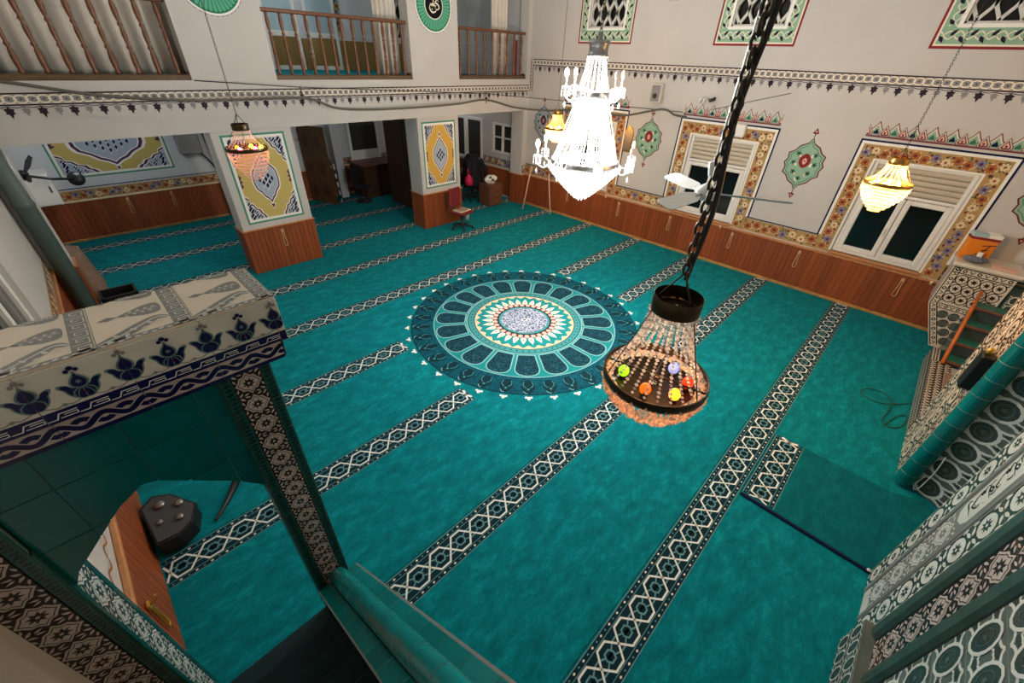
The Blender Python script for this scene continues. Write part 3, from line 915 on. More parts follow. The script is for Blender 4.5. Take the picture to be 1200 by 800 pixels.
# pier at the left wall
t = pillar(XL, -.56, YB + .05, YB + .5, 2.72, 'white half pier against the left wall behind the green pipe', None)
# ------------------------------------------------------------------ space under the gallery
b = MB(); b.box((XL - .2, YB + .3, 3.28), (XR, YR + .2, 3.46), 'ceiling_paint')
o = b.build('ceiling_under_gallery'); tag(o, 'white soffit under the gallery floor', kind='structure')
b = MB(); b.box((XL, YB + .1, 3.46), (XR, YR, 3.5), 'carpet')
o = b.build('floor_gallery'); tag(o, 'teal carpet on the gallery floor behind the railings', kind='structure')
b = MB()
for (a, d, e, f) in rect_cells(XL - .2, XR + .2, 0, ZC, [(8.6, 9.5, 4.35, 6.0)]): b.box((a, YR, e), (d, YR + .2, f), 'plaster_cool')
wall_rear = b.build('wall_rear'); tag(wall_rear, 'white rear wall with wood panelling under the gallery', kind='structure')
RM = frame((0, YR, 0), (1, 0, 0), (0, 0, 1))
planks(wall_rear, (XL, YR, 0.05), (1, 0, 0), XR - XL, .83, .1)
b = MB(); b.bbox((XL, YR - .04, .88), (XR, YR, .915), 'p_vine', .008); b.build('wainscot_cap', wall_rear)
b = MB(); b.bbox((XL, YR - .035, 0), (XR, YR, .05), 'wood_skirt', .008); o = b.build('baseboard_rear'); tag(o, 'pale timber skirting along the rear wall', kind='structure')
c = Cv(); floral_strip(c, XL, .92, 4.4, 1.13, 0); c.rect(XL, 1.16, 4.4, 1.18, 'p_navy', 1)
floral_strip(c, 5.2, .92, XR, 1.13, 0, 'p_leafgrey'); c.build('painted_low_border', wall_rear, RM)
c = Cv(); pier_panel(c, -.22, 1.38, 1.92, 2.85, 'p_yellow', 1.32); c.build('painted_panel', wall_rear, RM)
# gallery rear panelling and window
planks(wall_rear, (XL, YR, 3.5), (1, 0, 0), XR - XL, .72, .12, 'wood_olive')
lattice_window(frame((8.6, YR, 4.35), (1, 0, 0), (0, 0, 1)), .9, 1.65, 'window_7', 'pierced plaster window in the gallery rear wall')
c = Cv(); floral_strip(c, 8.38, 4.3, 8.58, 6.2, 0, 'p_green'); floral_strip(c, 9.52, 4.3, 9.72, 6.2, 0, 'p_green'); floral_strip(c, 6.9, 4.3, 7.1, 6.2, 0, 'p_green'); c.build('painted_upper_border', wall_rear, RM)
# pale glazed doors in the gallery
for x0, lb in ((4.9, 'tall pale glazed door seen through the middle gallery railing, left one'), (6.0, 'tall pale glazed door seen through the middle gallery railing, right one')):
    t = thing('gallery_door', lb, 'door', (x0, YR - .05, 3.5))
    M = frame((x0, YR - .03, 3.5), (1, 0, 0), (0, 0, 1))
    b = MB()
    for q in nov(((0, 0, .09, 2.1), (.81, 0, .9, 2.1), (0, 2.02, .9, 2.1), (0, .74, .9, .86), (0, 0, .9, .1))): b.bbox((q[0], q[1], 0), (q[2], q[3], .05), 'pvc', .008)
    b.build('door_frame', t, M)
    g = MB(); g.box((.08, .84, .015), (.82, 2.03, .03), 'pane_blue'); g.build('pane', t, M)
    g = MB(); g.box((.08, .09, .015), (.82, .76, .035), 'wood_olive'); g.build('lower_panel', t, M)
# gallery railings
def baluster_mesh(h):
    b = MB(); k = h / .95
    prof = [(r * 1.3, z) for r, z in [(.022, 0), (.026, .03), (.018, .06), (.026, .10), (.028, .18), (.022, .27), (.013, .31), (.027, .345), (.013, .38), (.020, .44), (.024, .50), (.020, .56), (.013, .60), (.027, .635), (.013, .67), (.022, .71), (.028, .80), (.024, .88), (.018, .91), (.024, .95)]]
    b.lathe([(r, z * k) for r, z in prof], 'wood_bal', 8)
    return b.mesh('baluster')
BAL = baluster_mesh(.93)
def railing(x0, x1, label, n, fat=False):
    t = thing('railing', label, 'railing', ((x0 + x1) / 2, YB + .10, 3.5))
    b = MB(); b.bbox((x0 - .0, YB + .02, 3.5), (x1, YB + .22, 3.575), 'wood_sill', .012); b.build('bottom_rail', t)
    b = MB(); b.bbox((x0 - .0, YB + .07, 4.50), (x1, YB + .16, 4.56), 'wood_bal', .014); b.build('top_rail', t)
    b = MB()
    for x in (x0 + .02, x1 - .02): b.bbox((x - .02, YB + .05, 3.5), (x + .02, YB + .18, 3.62), 'wood_dark', .006)
    b.build('end_block', t)
    for i in range(n):
        x = x0 + (x1 - x0) * (i + .5) / n
        link('baluster', BAL, t, Matrix.Translation((x, YB + .115, 3.573)))
    return t
railing(OP[0][0], OP[0][1], 'turned wooden gallery railing in front of the white curtain', 11)
railing(OP[1][0], OP[1][1], 'turned wooden gallery railing between the two green roundels', 13)
t = railing(OP[2][0], OP[2][1], 'turned wooden gallery railing nearest the window wall', 9)
b = MB(); b.bbox((9.72, YB + .14, 3.58), (9.88, YB + .18, 4.38), 'maroon_cloth', .01); b.build('brown_board', t)
def curtain(x0, x1, y, z0, z1, label, folds, amp=.05):
    b = MB(); n = folds * 8; k = b.add([(x0 + (x1 - x0) * i / n, y + amp * math.sin(2 * PI * i * folds / n) + .02 * math.sin(i * .7), z) for z in (z0, (z0 + z1) / 2, z1) for i in range(n + 1)])
    for r in range(2):
        for i in range(n): b.face([k + r * (n + 1) + i, k + r * (n + 1) + i + 1, k + (r + 1) * (n + 1) + i + 1, k + (r + 1) * (n + 1) + i], 'fabric_white', True)
    o = b.build('curtain'); md = o.modifiers.new('thick', 'SOLIDIFY'); md.thickness = .004
    tag(o, label, 'curtain'); return o
curtain(XL + .02, 2.5, YB + .42, 3.51, 6.3, 'long pale curtain hanging behind the leftmost gallery railing', 12)
curtain(5.75, 6.3, YB + .42, 3.51, 6.3, 'narrow white curtain gathered at the right of the middle gallery opening', 5)
curtain(9.2, 9.75, YB + .45, 3.51, 6.3, 'narrow beige curtain in the gallery opening nearest the window wall', 4)
# ------------------------------------------------------------------ left wall
LW = [(4.6, 6.3, 1.25, 2.9)]
b = MB()
for (a, d, e, f) in rect_cells(YQ - .2, YR + .2, 0, ZC, LW): b.box((XL - .3, a, e), (XL, d, f), 'plaster')
wall_left = b.build('wall_left'); tag(wall_left, 'white left wall with wood panelling beside the minbar', kind='structure')
planks(wall_left, (XL, 2.25, 0), (0, 1, 0), YR - 2.25, .90, .11)
b = MB(); b.bbox((XL, 2.25, .90), (XL + .045, YR, .945), 'wood_rail', .01); b.build('wainscot_cap', wall_left)
LM = frame((XL, 0, 0), (0, 1, 0), (0, 0, 1))
c = Cv(); c.stroke(smooth([(2.4 + i * .12, 1.06 + (.05 if i % 2 else -.02)) for i in range(16)], 4, False), .02, 'p_orange', 1); c.stroke(smooth([(2.4 + i * .12, 1.08 - (.05 if i % 2 else -.02)) for i in range(16)], 4, False), .014, 'p_cream2', 1); floral_strip(c, 7.0, .96, YB, 1.18, 0); c.build('painted_low_border', wall_left, LM)
t = thing('window_8', 'white framed window with deep sill in the left wall', None, (XL, 5.45, 1.25), kind='structure')
M = frame((XL, 4.6, 1.25), (0, 1, 0), (0, 0, 1)); b = MB()
for q in nov(((0, 0, .08, 1.65), (1.62, 0, 1.7, 1.65), (0, 0, 1.7, .08), (0, 1.57, 1.7, 1.65), (.81, 0, .89, 1.65))): b.bbox((q[0], q[1], -.14), (q[2], q[3], -.05), 'pvc', .01)
b.build('window_frame', t, M)
for x0 in (.08, .89):
    g = MB(); g.box((x0, .08, -.10), (x0 + .73, 1.57, -.09), 'pane'); g.build('pane', t, M)
b = MB(); b.bbox((-.05, -.06, -.2), (1.75, 0, .10), 'concrete', .012); b.build('window_sill', t, M)
# pipe
b = MB(); b.lathe([(.115, 0), (.115, 1.95), (.125, 1.96), (.125, 2.02), (.115, 2.03), (.115, 2.715)], 'pipe_green', 20, (-.67, 9.24, 0))
o = b.build('pipe'); tag(o, 'thick grey-green vertical pipe standing before the left half pier', 'pipe')
# ------------------------------------------------------------------ ceiling
b = MB(); b.box((XL - .3, YQ - .2, ZC), (XR + .3, YR + .2, ZC + .2), 'ceiling_paint')
o = b.build('ceiling'); tag(o, 'plain white ceiling of the hall', kind='structure')
# ------------------------------------------------------------------ qibla wall and mihrab
b = MB(); b.box((XL - .2, YQ - .25, 0), (XR + .2, YQ, ZC), 'plaster')
wall_front = b.build('wall_front'); tag(wall_front, 'pale qibla wall behind the mihrab and minbar', kind='structure')

YM = -1.2
def tile_net(w, h, nx, nz, light='t_ice', dark='t_net', dd='t_netd'):
    """glazed tile with staggered ovals joined in a white net"""
    b = Cv(.010); b.bbox((0.001, 0.001, 0), (w - .001, h - .001, .010), dark, .002)
    px, pz = w / nx, h / nz
    cl = lambda P: [(min(max(x, .002), w - .002), min(max(y, .002), h - .002)) for x, y in P]
    for i in range(nx):
        for j in range(nz):
            cx, cz = (i + .5) * px, (j + .5) * pz
            for a in range(4):
                q = PI / 4 + a * PI / 2; sx, sz = (1 if math.cos(q) > 0 else -1), (1 if math.sin(q) > 0 else -1)
                P = smooth([(cx + sx * px * .20, cz + sz * pz * .32), (cx + sx * px * .40, cz + sz * pz * .36), (cx + sx * px * .50, cz + sz * pz * .44)], 3, False)
                b.stroke(cl(P), px * .075, light, 1)
                P = smooth([(cx + sx * px * .34, cz + sz * pz * .14), (cx + sx * px * .44, cz + sz * pz * .20), (cx + sx * px * .50, cz + sz * pz * .16)], 3, False)
                b.stroke(cl(P), px * .06, light, 2)
                b.poly(cl([(cx + sx * px * (.46 + .10 * math.cos(t)), cz + sz * pz * (.27 + .07 * math.sin(t))) for t in [2 * PI * k / 8 for k in range(8)]]), dd, 3)
            E = [(cx + px * .35 * math.cos(t), cz + pz * .41 * math.sin(t)) for t in [2 * PI * k / 14 for k in range(14)]]
            b.poly(E, dd, 4); b.stroke(E, px * .085, light, 5, True)
            b.stroke([(cx + px * .19 * math.cos(t), cz + pz * .23 * math.sin(t)) for t in [2 * PI * k / 10 for k in range(10)]], px * .02, dark, 6, True)
            b.star(cx, cz, px * .10, .5, 5, dark, 6)
    return b.mesh('tile')
def tile_star(w, h, bg='t_pale', ink='t_brown'):
    """glazed tile: pale scalloped diamond holding a dark eight-point star, leaves at the corners"""
    b = Cv(.010); b.bbox((0.001, 0.001, 0), (w - .001, h - .001, .010), ink, .002)
    cx, cy = w / 2, h / 2
    D = [(0, .47), (.13, .31), (.26, .29), (.34, .15), (.47, 0), (.34, -.15), (.26, -.29), (.13, -.31), (0, -.47), (-.13, -.31), (-.26, -.29), (-.34, -.15), (-.47, 0), (-.34, .15), (-.26, .29), (-.13, .31)]
    b.poly([(cx + x * w, cy + y * h) for x, y in D], bg, 1)
    b.stroke([(cx + x * w * .80, cy + y * h * .80) for x, y in D], w * .025, ink, 2, True)
    b.star(cx, cy, w * .24, .52, 8, ink, 2, PI / 8); b.disc(cx, cy, w * .05, bg, 3, n=6)
    for sx in (0, 1):
        for sy in (0, 1):
            X, Y = sx * w, sy * h; ax, ay = (1 - 2 * sx), (1 - 2 * sy)
            b.leaf(X + ax * w * .04, Y + ay * h * .03, w * .22, w * .09, math.atan2(ay * .9, ax * .9), bg, 1)
            b.leaf(X + ax * w * .03, Y + ay * h * .20, w * .20, w * .07, math.atan2(ay * 1.0, ax * .35), bg, 1)
            b.leaf(X + ax * w * .20, Y + ay * h * .03, w * .20, w * .07, math.atan2(ay * .35, ax * 1.0), bg, 1)
    return b.mesh('tile')
def tile_leaf(w, h):
    """narrow dark green border tile with a leaf sprig"""
    b = Cv(.012); b.bbox((0.001, 0.001, 0), (w - .001, h - .001, .012), 't_deep', .003)
    n = max(2, int(h / (w * .5)))
    for i in range(n):
        y = (i + .5) * h / n
        for s in (-1, 1): b.leaf(w / 2, y - h / n * .35, w * .42, w * .2, PI / 2 - s * .9, 't_leaf', 1)
        b.disc(w / 2, y + h / n * .2, w * .10, 't_leaf', 1, n=6)
    return b.mesh('tile')
def tile_rosette(w, h, bg='t_ice', ink='t_netd', n=1):
    """light border tile with an oval rosette and leaves"""
    b = Cv(.010); b.bbox((0.001, 0.001, 0), (w - .001, h - .001, .010), ink, .002)
    for i in range(n):
        y = (i + .5) * h / n; hh = h / n
        b.poly([(w / 2 + w * .40 * math.cos(t), y + hh * .33 * math.sin(t)) for t in [2 * PI * k / 14 for k in range(14)]], bg, 1)
        b.star(w / 2, y, w * .26, .5, 8, ink, 2); b.disc(w / 2, y, w * .06, bg, 3, n=6)
        for s in (-1, 1):
            for v in (-1, 1):
                b.leaf(w / 2 + s * w * .06, y + v * hh * .47, w * .34, w * .14, math.atan2(-v * .5, s), bg, 1)
                b.leaf(w / 2 + s * w * .45, y + v * hh * .44, hh * .24, w * .12, math.atan2(-v, -s * .15), bg, 1)
    b.rect(.002, .002, w * .03, h - .002, bg, 4); b.rect(w * .97, .002, w - .002, h - .002, bg, 4)
    return b.mesh('tile')
def tile_scroll(w, h, bg='t_ice', ink='t_grey'):
    b = Cv(.010); b.bbox((0.001, 0.001, 0), (w - .001, h - .001, .010), bg, .002)
    r = random.Random(int(w * 1000 + h * 77))
    for i in range(14):
        x, y = r.uniform(.1, .9) * w, r.uniform(.08, .92) * h
        b.flower(x, y, w * .10, 5, ink, 't_netd', 1) if i % 2 else b.leaf(x, y, w * .3, w * .12, r.random() * 6, ink, 1)
    b.stroke(smooth([(w * (.5 + .35 * (-1) ** k), h * k / 6) for k in range(7)], 4, False), w * .03, ink, 2)
    return b.mesh('tile')
# solid body of the mihrab: near side, far side, top; the niche stays open between x 3.95 and 5.45
mihrab = thing('mihrab', 'tiled mihrab with inscription band, green column and polygonal niche', 'mihrab', (4.7, -1.7, 0))
NZ = 3.4
b = MB()
b.box((1.2, YQ + .001, 0), (3.95, YM, ZC * .62), 'grout'); b.box((5.6, YQ + .001, 0), (6.62, YM - .02, ZC * .62), 'grout'); b.box((3.95, YQ + .001, NZ), (5.6, YM, ZC * .62), 'grout')
b.build('body', mihrab)
NICHE = [(5.57, -1.31), (5.40, -1.62), (5.10, -1.95), (4.62, -2.10), (4.20, -1.95), (3.95, -1.62), (3.95, -1.2)]
TN = {}
for (p, q) in zip(NICHE, NICHE[1:]):
    u = Vector((q[0] - p[0], q[1] - p[1], 0)); L = u.length
    nx = max(1, int(round(L / .24)))
    key = round(L / nx, 3)
    if key not in TN: TN[key] = tile_net(key, .30, 1, 1)
    for i in range(nx):
        for j in range(11):
            # facing into the niche
            o3 = Vector((p[0], p[1], j * .30)) + u.normalized() * (i * L / nx)
            link('tile', TN[key], mihrab, frame(o3, u, (0, 0, 1)))
b = MB(); b.prism([(5.62, -1.2), (5.62, -2.28)] + [(x, y) for x, y in [(3.95, -2.28)]] + [(3.90, -1.2), (3.95, -1.2)] + [(x, y - .008) for x, y in NICHE[::-1][1:]] , 0, NZ, 'grout'); b.build('niche_shell', mihrab)
# green round column of tiles at the far edge of the niche
cm = MB(); cm.lathe([(.083, .002), (.0865, .004), (.0865, .196), (.083, .198)], 't_rail', 20, sm=False); cm = cm.mesh('column_tile')
b = MB(); b.lathe([(.0842, 0), (.0842, 3.4)], 'grout', 20, (5.52, -1.27, 0)); b.build('column_core', mihrab)
for j in range(17): link('column_tile', cm, mihrab, Matrix.Translation((5.52, -1.27, j * .20)))
# near face, vertical strips running leftwards (u = -x)
def vstrip(x_right, w, mesh_, h, z0=0.0, z1=4.2, dy=0.0, name='tile'):
    n = int((z1 - z0) / h)
    for j in range(n): link(name, mesh_, mihrab, frame((x_right, YM + dy, z0 + j * h), (-1, 0, 0), (0, 0, 1)))
vstrip(3.95, .20, tile_rosette(.20, .30), .30)
sc_t = tile_star(.26, .30, 't_ice', 't_grey')
for j, nm in ((0, 's'), (1, 's'), (2, 's')):
    link('tile', sc_t, mihrab, frame((3.69, YM, .12 + j * .30), (-1, 0, 0), (0, 0, 1)))
sc = sc_t
for j in range(3, 4): link('tile', sc, mihrab, frame((3.69, YM, .12 + j * .30), (-1, 0, 0), (0, 0, 1)))
b = Cv(.006); b.bbox((0, 0, 0), (.26, .12, .010), 't_ice', .002); b.build('tile', mihrab, frame((3.69, YM, 0), (-1, 0, 0), (0, 0, 1)))
for x in (3.74, 3.415):
    b = MB(); b.bbox((x - .045, YM, 0), (x, YM + .018, 4.2), 't_grey', .006); b.build('border_bead', mihrab)
# inscription cartouche
b = Cv(.012); b.bbox((0, 0, 0), (.26, 2.2, .012), 't_grey', .002)
cart = [(.13, .02), (.20, .05), (.235, .12), (.24, 2.05), (.20, 2.15), (.13, 2.18), (.06, 2.15), (.02, 2.05), (.025, .12), (.06, .05)]
b.poly(cart, 't_ice', 1)
R2 = random.Random(11)
y = .14
def S_(P, o=0.0): return smooth([(.050 + o + h_ * .150, y + d * .10) for d, h_ in P], 4, False)    # d along the line, h_ letter height
GL = [([(0, .95), (.06, .5), (.02, .15), (.25, .02), (.5, .12)], .05), ([(0, .25), (.12, .10), (.24, .28), (.36, .10), (.48, .28), (.62, .08), (.95, .02), (1.1, .25)], .095),
      ([(0, .42), (.06, .08), (.40, -.12), (.78, .02), (.86, .42)], .085), ([(.45, .60), (.18, .70), (.02, .50), (.28, .36), (.70, .16), (1.2, .08)], .105),
      ([(.05, .9), (.10, .45), (.35, .30), (.55, .45), (.35, .60), (.15, .35), (.5, .05), (.9, .10)], .09)]
kk = 0
while y < 1.98:
    g_, adv = GL[(kk * 3 + kk // 4) % 5]
    b.stroke(S_(g_), .017, 't_brown', 2 + kk % 2, False, True)
    if kk % 2: b.stroke(S_([(.1, .62), (.45, .74), (.8, .66)], .012), .013, 't_brown', 4, False, True)
    b.disc(.050 + .150 * R2.uniform(.0, 1.0), y + .03, .005, 't_brown', 5, n=5)
    y += adv * .82; kk += 1
b.build('inscription_panel', mihrab, frame((3.69, YM, 1.32), (-1, 0, 0), (0, 0, 1)))
vstrip(3.36, .24, tile_rosette(.24, .30), .30)
bd = MB(); bd.prism([(0, 0), (.14, 0), (.14, .012), (.115, .035), (.07, .045), (.025, .035), (0, .012)], 0, .30, 'mould_grey'); bd = bd.mesh('border_tile')
def vmould(x_right, z1=4.2):
    # moulded green border tile: profile in (u, n), run up z
    for j in range(int(z1 / .30)):
        M = Matrix(((-1, 0, 0, x_right), (0, 1, 0, YM), (0, 0, 1, j * .30), (0, 0, 0, 1)))
        link('border_tile', bd, mihrab, M)
vmould(3.09)
vstrip(2.93, .27, tile_star(.27, .27), .27)
vmould(2.655)
nt_ = tile_net(.5, .30, 2, 1)
vstrip(2.49, .5, nt_, .30)
vstrip(1.99, .5, nt_, .30)
# projecting base of the near side
b = MB(); b.box((1.5, YM + .001, 0), (3.08, YM + .08, .42), 't_net'); b.build('base_block', mihrab)
nb_ = tile_net(.30, .21, 2, 1)
for i in range(5):
    for j in range(2): link('tile', nb_, mihrab, frame((3.08 - i * .30, YM + .08, j * .21), (-1, 0, 0), (0, 0, 1)))
# far frame of the mihrab
vstrip(6.62, .26, tile_rosette(.26, .30, 't_cream', 't_brown'), .30, 0, 4.2, -.02)
vstrip(6.35, .22, tile_scroll(.22, .30, 't_cream', 't_brown'), .30, 0, 4.2, -.02)
vstrip(6.12, .26, tile_rosette(.26, .30, 't_cream', 't_brown'), .30, 0, 4.2, -.02)
vstrip(5.85, .24, tile_star(.24, .24, 't_cream', 't_brown'), .24, 0, 4.2, -.02)
# low tiled plinth beside the mihrab
pl = thing('plinth', 'low patterned tile plinth running from the mihrab to the corner pulpit', 'plinth', (7.7, -1.5, 0))
b = MB(); b.box((6.63, -1.6, 0), (8.48, -1.215, .26), 'grout'); b.box((8.48, -1.32, 0), (9.0, -1.215, .26), 'grout'); b.build('core', pl)
def tile_chevron(w, h):
    b = Cv(.010); b.bbox((0.001, 0.001, 0), (w - .001, h - .001, .010), 't_brown', .002)
    for i in range(3):
        for j in range(3):
            x, y = i * w / 3, j * h / 3
            b.stroke([(x + .004, y + .006), (x + w / 6, y + h / 3 - .012), (x + w / 3 - .004, y + .006)], w * .055, 't_cream', 1); b.disc(x + w / 6, y + h * .09, w * .04, 't_cream', 1, n=6)
    return b.mesh('tile')
tch = tile_chevron(.237, .25); tch2 = tile_chevron(.237, .105)
for i in range(10): link('tile', tch, pl, frame((9.0 - i * .237, -1.215, 0), (-1, 0, 0), (0, 0, 1)))
for i in range(10):
    if i > 1: link('tile', tch, pl, frame((9.0 - i * .237, -1.215, .26), (-1, 0, 0), (0, -1, 0)))
    else: link('tile', tch2, pl, frame((9.0 - i * .237, -1.215, .26), (-1, 0, 0), (0, -1, 0)))
b = MB(); b.bbox((7.0, -1.585, .275), (8.2, -1.40, .283), 'brick_mat', .003); o = b.build('mat'); tag(o, 'small brown mat lying on the low tiled plinth', 'mat')
# ------------------------------------------------------------------ corner pulpit (kursi)
ku = thing('corner_pulpit', 'tiled raised corner pulpit with green steps beside the window wall', 'pulpit', (9.9, -1.3, 0))
KX = 9.62
b = MB()
# body outline seen from the side (y,z): square box over a tapering foot, extruded in x
prof = [(-.87, 1.46), (-.87, .75), (-1.22, .02), (-1.62, .02), (-1.62, 1.46)]
T = Matrix(((0, 0, 1, 0), (1, 0, 0, 0), (0, 1, 0, 0), (0, 0, 0, 1)))
b.prism(prof, KX, XR - .05, 't_pale', T); b.build('body', ku)
# border strips and field of the face toward the hall
KM = frame((KX, 0, 0), (0, -1, 0), (0, 0, 1))    # u=-y
c = Cv(.003)
c.poly([(.87, 1.46), (.87, .75), (1.22, .02), (1.62, .02), (1.62, 1.46)], 't_cream', 0)
def band(p, q, w, l=1):
    d = Vector((q[0] - p[0], q[1] - p[1])); L = d.length; d.normalize(); n = Vector((-d.y, d.x))
    P = lambda s, t: (p[0] + d.x * s + n.x * t, p[1] + d.y * s + n.y * t)
    for t in (w * .08, w * .92): c.stroke([P(0, t), P(L, t)], w * .14, 't_brown', l)
    k = max(2, int(L / (abs(w) * .8)))
    for i in range(k):
        x = (i + .5) * L / k
        if i % 2: c.circle(*P(x, w * .5), abs(w) * .22, abs(w) * .14, 't_brown', l, 7)
        else: c.stroke([P(x - w * .3, w * .3), P(x, w * .7), P(x + w * .3, w * .3)], w * .11, 't_brown', l)
band((.885, .755), (.885, 1.445), -.10); band((1.225, .04), (.885, .75), -.10); band((.9, 1.44), (1.61, 1.44), -.10); band((.99, .80), (1.60, .80), -.09)
for i in range(4):
    for j in range(3):
        X, Y = 1.06 + i * .15, .92 + j * .165
        c.star(X, Y, .05, .45, 6, 't_brown', 1)
        c.stroke(smooth([(X + .072 * math.cos(t), Y + .078 * math.sin(t)) for t in [2 * PI * k / 6 for k in range(6)]], 3), .014, 't_brown', 2, True)
        c.leaf(X + .05, Y + .05, .05, .022, .8, 't_brown', 1); c.leaf(X - .05, Y - .05, .05, .022, 3.9, 't_brown', 1)
for (X, Y) in ((1.12, .62), (1.27, .62), (1.42, .62), (1.56, .62), (1.20, .47), (1.35, .47), (1.50, .47), (1.28, .32), (1.43, .32), (1.57, .32), (1.36, .17), (1.50, .17)):
    c.disc(X, Y, .055, 't_net', 1, .06, 10); c.circle(X, Y, .066, .014, 't_brown', 2, 10)
c.build('front_face', ku, KM)
b = MB(); b.bbox((KX - .06, -1.66, 1.46), (XR - .02, -.84, 1.52), 't_cream', .012); b.build('top_slab', ku)
# steps rising toward the pulpit
for i in range(4):
    x0 = 8.55 + i * .26; z = .30 + i * .22
    b = MB(); b.bbox((x0, -2.25, 0), (x0 + .262 if i < 3 else 9.60, -1.36, z), 't_netd', .004); b.build('riser', ku)
    b = MB(); b.bbox((x0, -2.25, z), (x0 + .262 if i < 3 else 9.60, -1.36, z + .025), 'tile_green_step', .006); o = b.build('tread', ku); b = MB(); b.bbox((x0 - .03, -2.25, z - .015), (x0, -1.36, z + .026), 'veneer', .006); b.build('nosing', o)
b = MB(); b.bbox((9.62, -2.28, .9), (XR - .05, -1.64, 1.2), 't_deep', .01); b.build('inner_floor', ku)
tn = tile_net(.30, .30, 2, 2, 't_cream')
for i in range(2):
    for j in range(3): link('tile', tn, ku, frame((9.61, -1.66 - i * .30, .95 + j * .30 - .9 + .26), (0, -1, 0), (0, 0, 1)))
b = MB(); b.tube([(8.46, -1.345, .28), (9.57, -1.345, 1.16)], .024, 'orange_rail', 10); o = b.build('handrail', ku); o['label'] = 'orange wooden handrail pole'
# things on the corner pulpit
t = thing('cardboard_box', 'orange printed box with blue and white top standing on the corner pulpit', 'box', (10.0, -1.0, 1.52))
T = Matrix.Translation((9.98, -1.02, 1.52)) @ Matrix.Rotation(.25, 4, 'Z')
b = MB(); b.bbox((-.09, -.17, 0), (.09, .17, .42), 'orange_card', .006, T); b.build('carton', t)
b = MB(); b.box((-.094, -.174, .33), (.094, .174, .365), 'p_red', T); b.build('red_band', t)
b = MB(); b.box((-.095, -.01, .37), (.095, .175, .424), 'pane_blue', T); b.build('blue_lid', t)
b = MB(); b.box((-.095, -.175, .37), (.095, -.01, .424), 'p_white', T); b.build('white_lid', t)
c = Cv(.002)
for P in ([(.02, .08), (.10, .26)], [(.0, .24), (.16, .27)], [(-.02, .10), (.10, .09)], [(.06, .05), (.12, .12)], [(.02, .17), (.10, .18)]): c.stroke(P, .014, 'p_dark', 1)
c.build('printed_mark', t, T @ frame((-.09, 0, 0), (0, -1, 0), (0, 0, 1)))
t = thing('wrapped_bundle', 'crinkled silver foil bundle on the corner pulpit before the orange box', 'bundle', (9.75, -1.05, 1.52))
b = MB(); R3 = random.Random(5)
n, rows = 14, 6
k = b.add([(9.74 + (.11 * math.sin(PI * (j + .6) / (rows + .2)) + R3.uniform(-.015, .015)) * math.cos(2 * PI * i / n), -1.06 + (.16 * math.sin(PI * (j + .6) / (rows + .2)) + R3.uniform(-.02, .02)) * math.sin(2 * PI * i / n), 1.525 + .11 * j / (rows - 1)) for j in range(rows) for i in range(n)])
for j in range(rows - 1):
    for i in range(n): b.face([k + j * n + i, k + j * n + (i + 1) % n, k + (j + 1) * n + (i + 1) % n, k + (j + 1) * n + i], 'foil')
b.face([k + i for i in range(n)][::-1], 'foil'); b.face([k + (rows - 1) * n + i for i in range(n)], 'foil')
b.build('foil_wrap', t)
b = MB(); b.bbox((9.70, -1.10, 1.63), (9.74, -1.04, 1.70), 'p_white', .005); b.build('paper_tag', t)
t = thing('book', 'pale thin book lying on the corner pulpit edge', 'book', (9.75, -1.42, 1.52))
b = MB(); b.bbox((9.64, -1.58, 1.521), (9.86, -1.28, 1.545), 'p_salmon', .004); b.build('cover', t)
b = MB(); b.box((9.645, -1.57, 1.526), (9.852, -1.276, 1.54), 'book_page'); b.build('pages', t)
# black microphone holder on the far mihrab frame
t = thing('microphone_box', 'black microphone case clipped on the far mihrab frame beside the green column', 'microphone', (5.78, -1.12, 1.4))
b = MB(); b.bbox((5.62, -1.20, 1.34), (5.80, -1.10, 1.74), 'black_plastic', .012); b.build('case', t)
b = MB(); b.lathe([(.02, 0), (.028, .02), (.026, .06), (.012, .07)], 'gold_metal', 10, (5.72, -1.14, 1.74)); b.build('gold_knob', t)
b = MB(); b.tube(smooth([(5.44, -1.38, .62), (5.43, -1.40, .40), (5.44, -1.40, .12), (5.46, -1.38, .04), (5.47, -1.36, .10), (5.46, -1.37, .26)], 5, False), .005, 'p_white', 6); o = b.build('wire'); tag(o, 'thin white wire dangling beside the green mihrab column', 'wire')
# imam's carpet before the niche
ic = thing('prayer_carpet', 'teal carpet strip with a short woven band laid before the mihrab niche', 'carpet', (4.6, -.6, 0))
b = MB(); b.bbox((3.97, -1.19, .001), (5.24, .04, .022), 'carpet_mat_dark', .004); b.build('pile', ic)
b = MB(); b.prism([(3.97, -1.19), (5.24, -1.19), (5.36, -1.5), (5.08, -1.9), (4.62, -2.03), (4.22, -1.9), (4.0, -1.62)], .001, .022, 'carpet_mat_dark'); b.build('niche_pile', ic)
stripe(3.99, 5.22, -.135, 'carpet_band', ic, .021)
b = MB(); b.bbox((3.935, -1.2, .001), (3.97, .04, .026), 'p_navy', .006); b.build('edge_shadow', ic)  # dark strip standing for the shadow along the carpet's raised edge
b = MB(); b.ball((3.945, -1.17, .04), .016, 'p_white', 8); o = b.build('bead'); tag(o, 'tiny white bead lying at the edge of the mihrab carpet', 'bead')
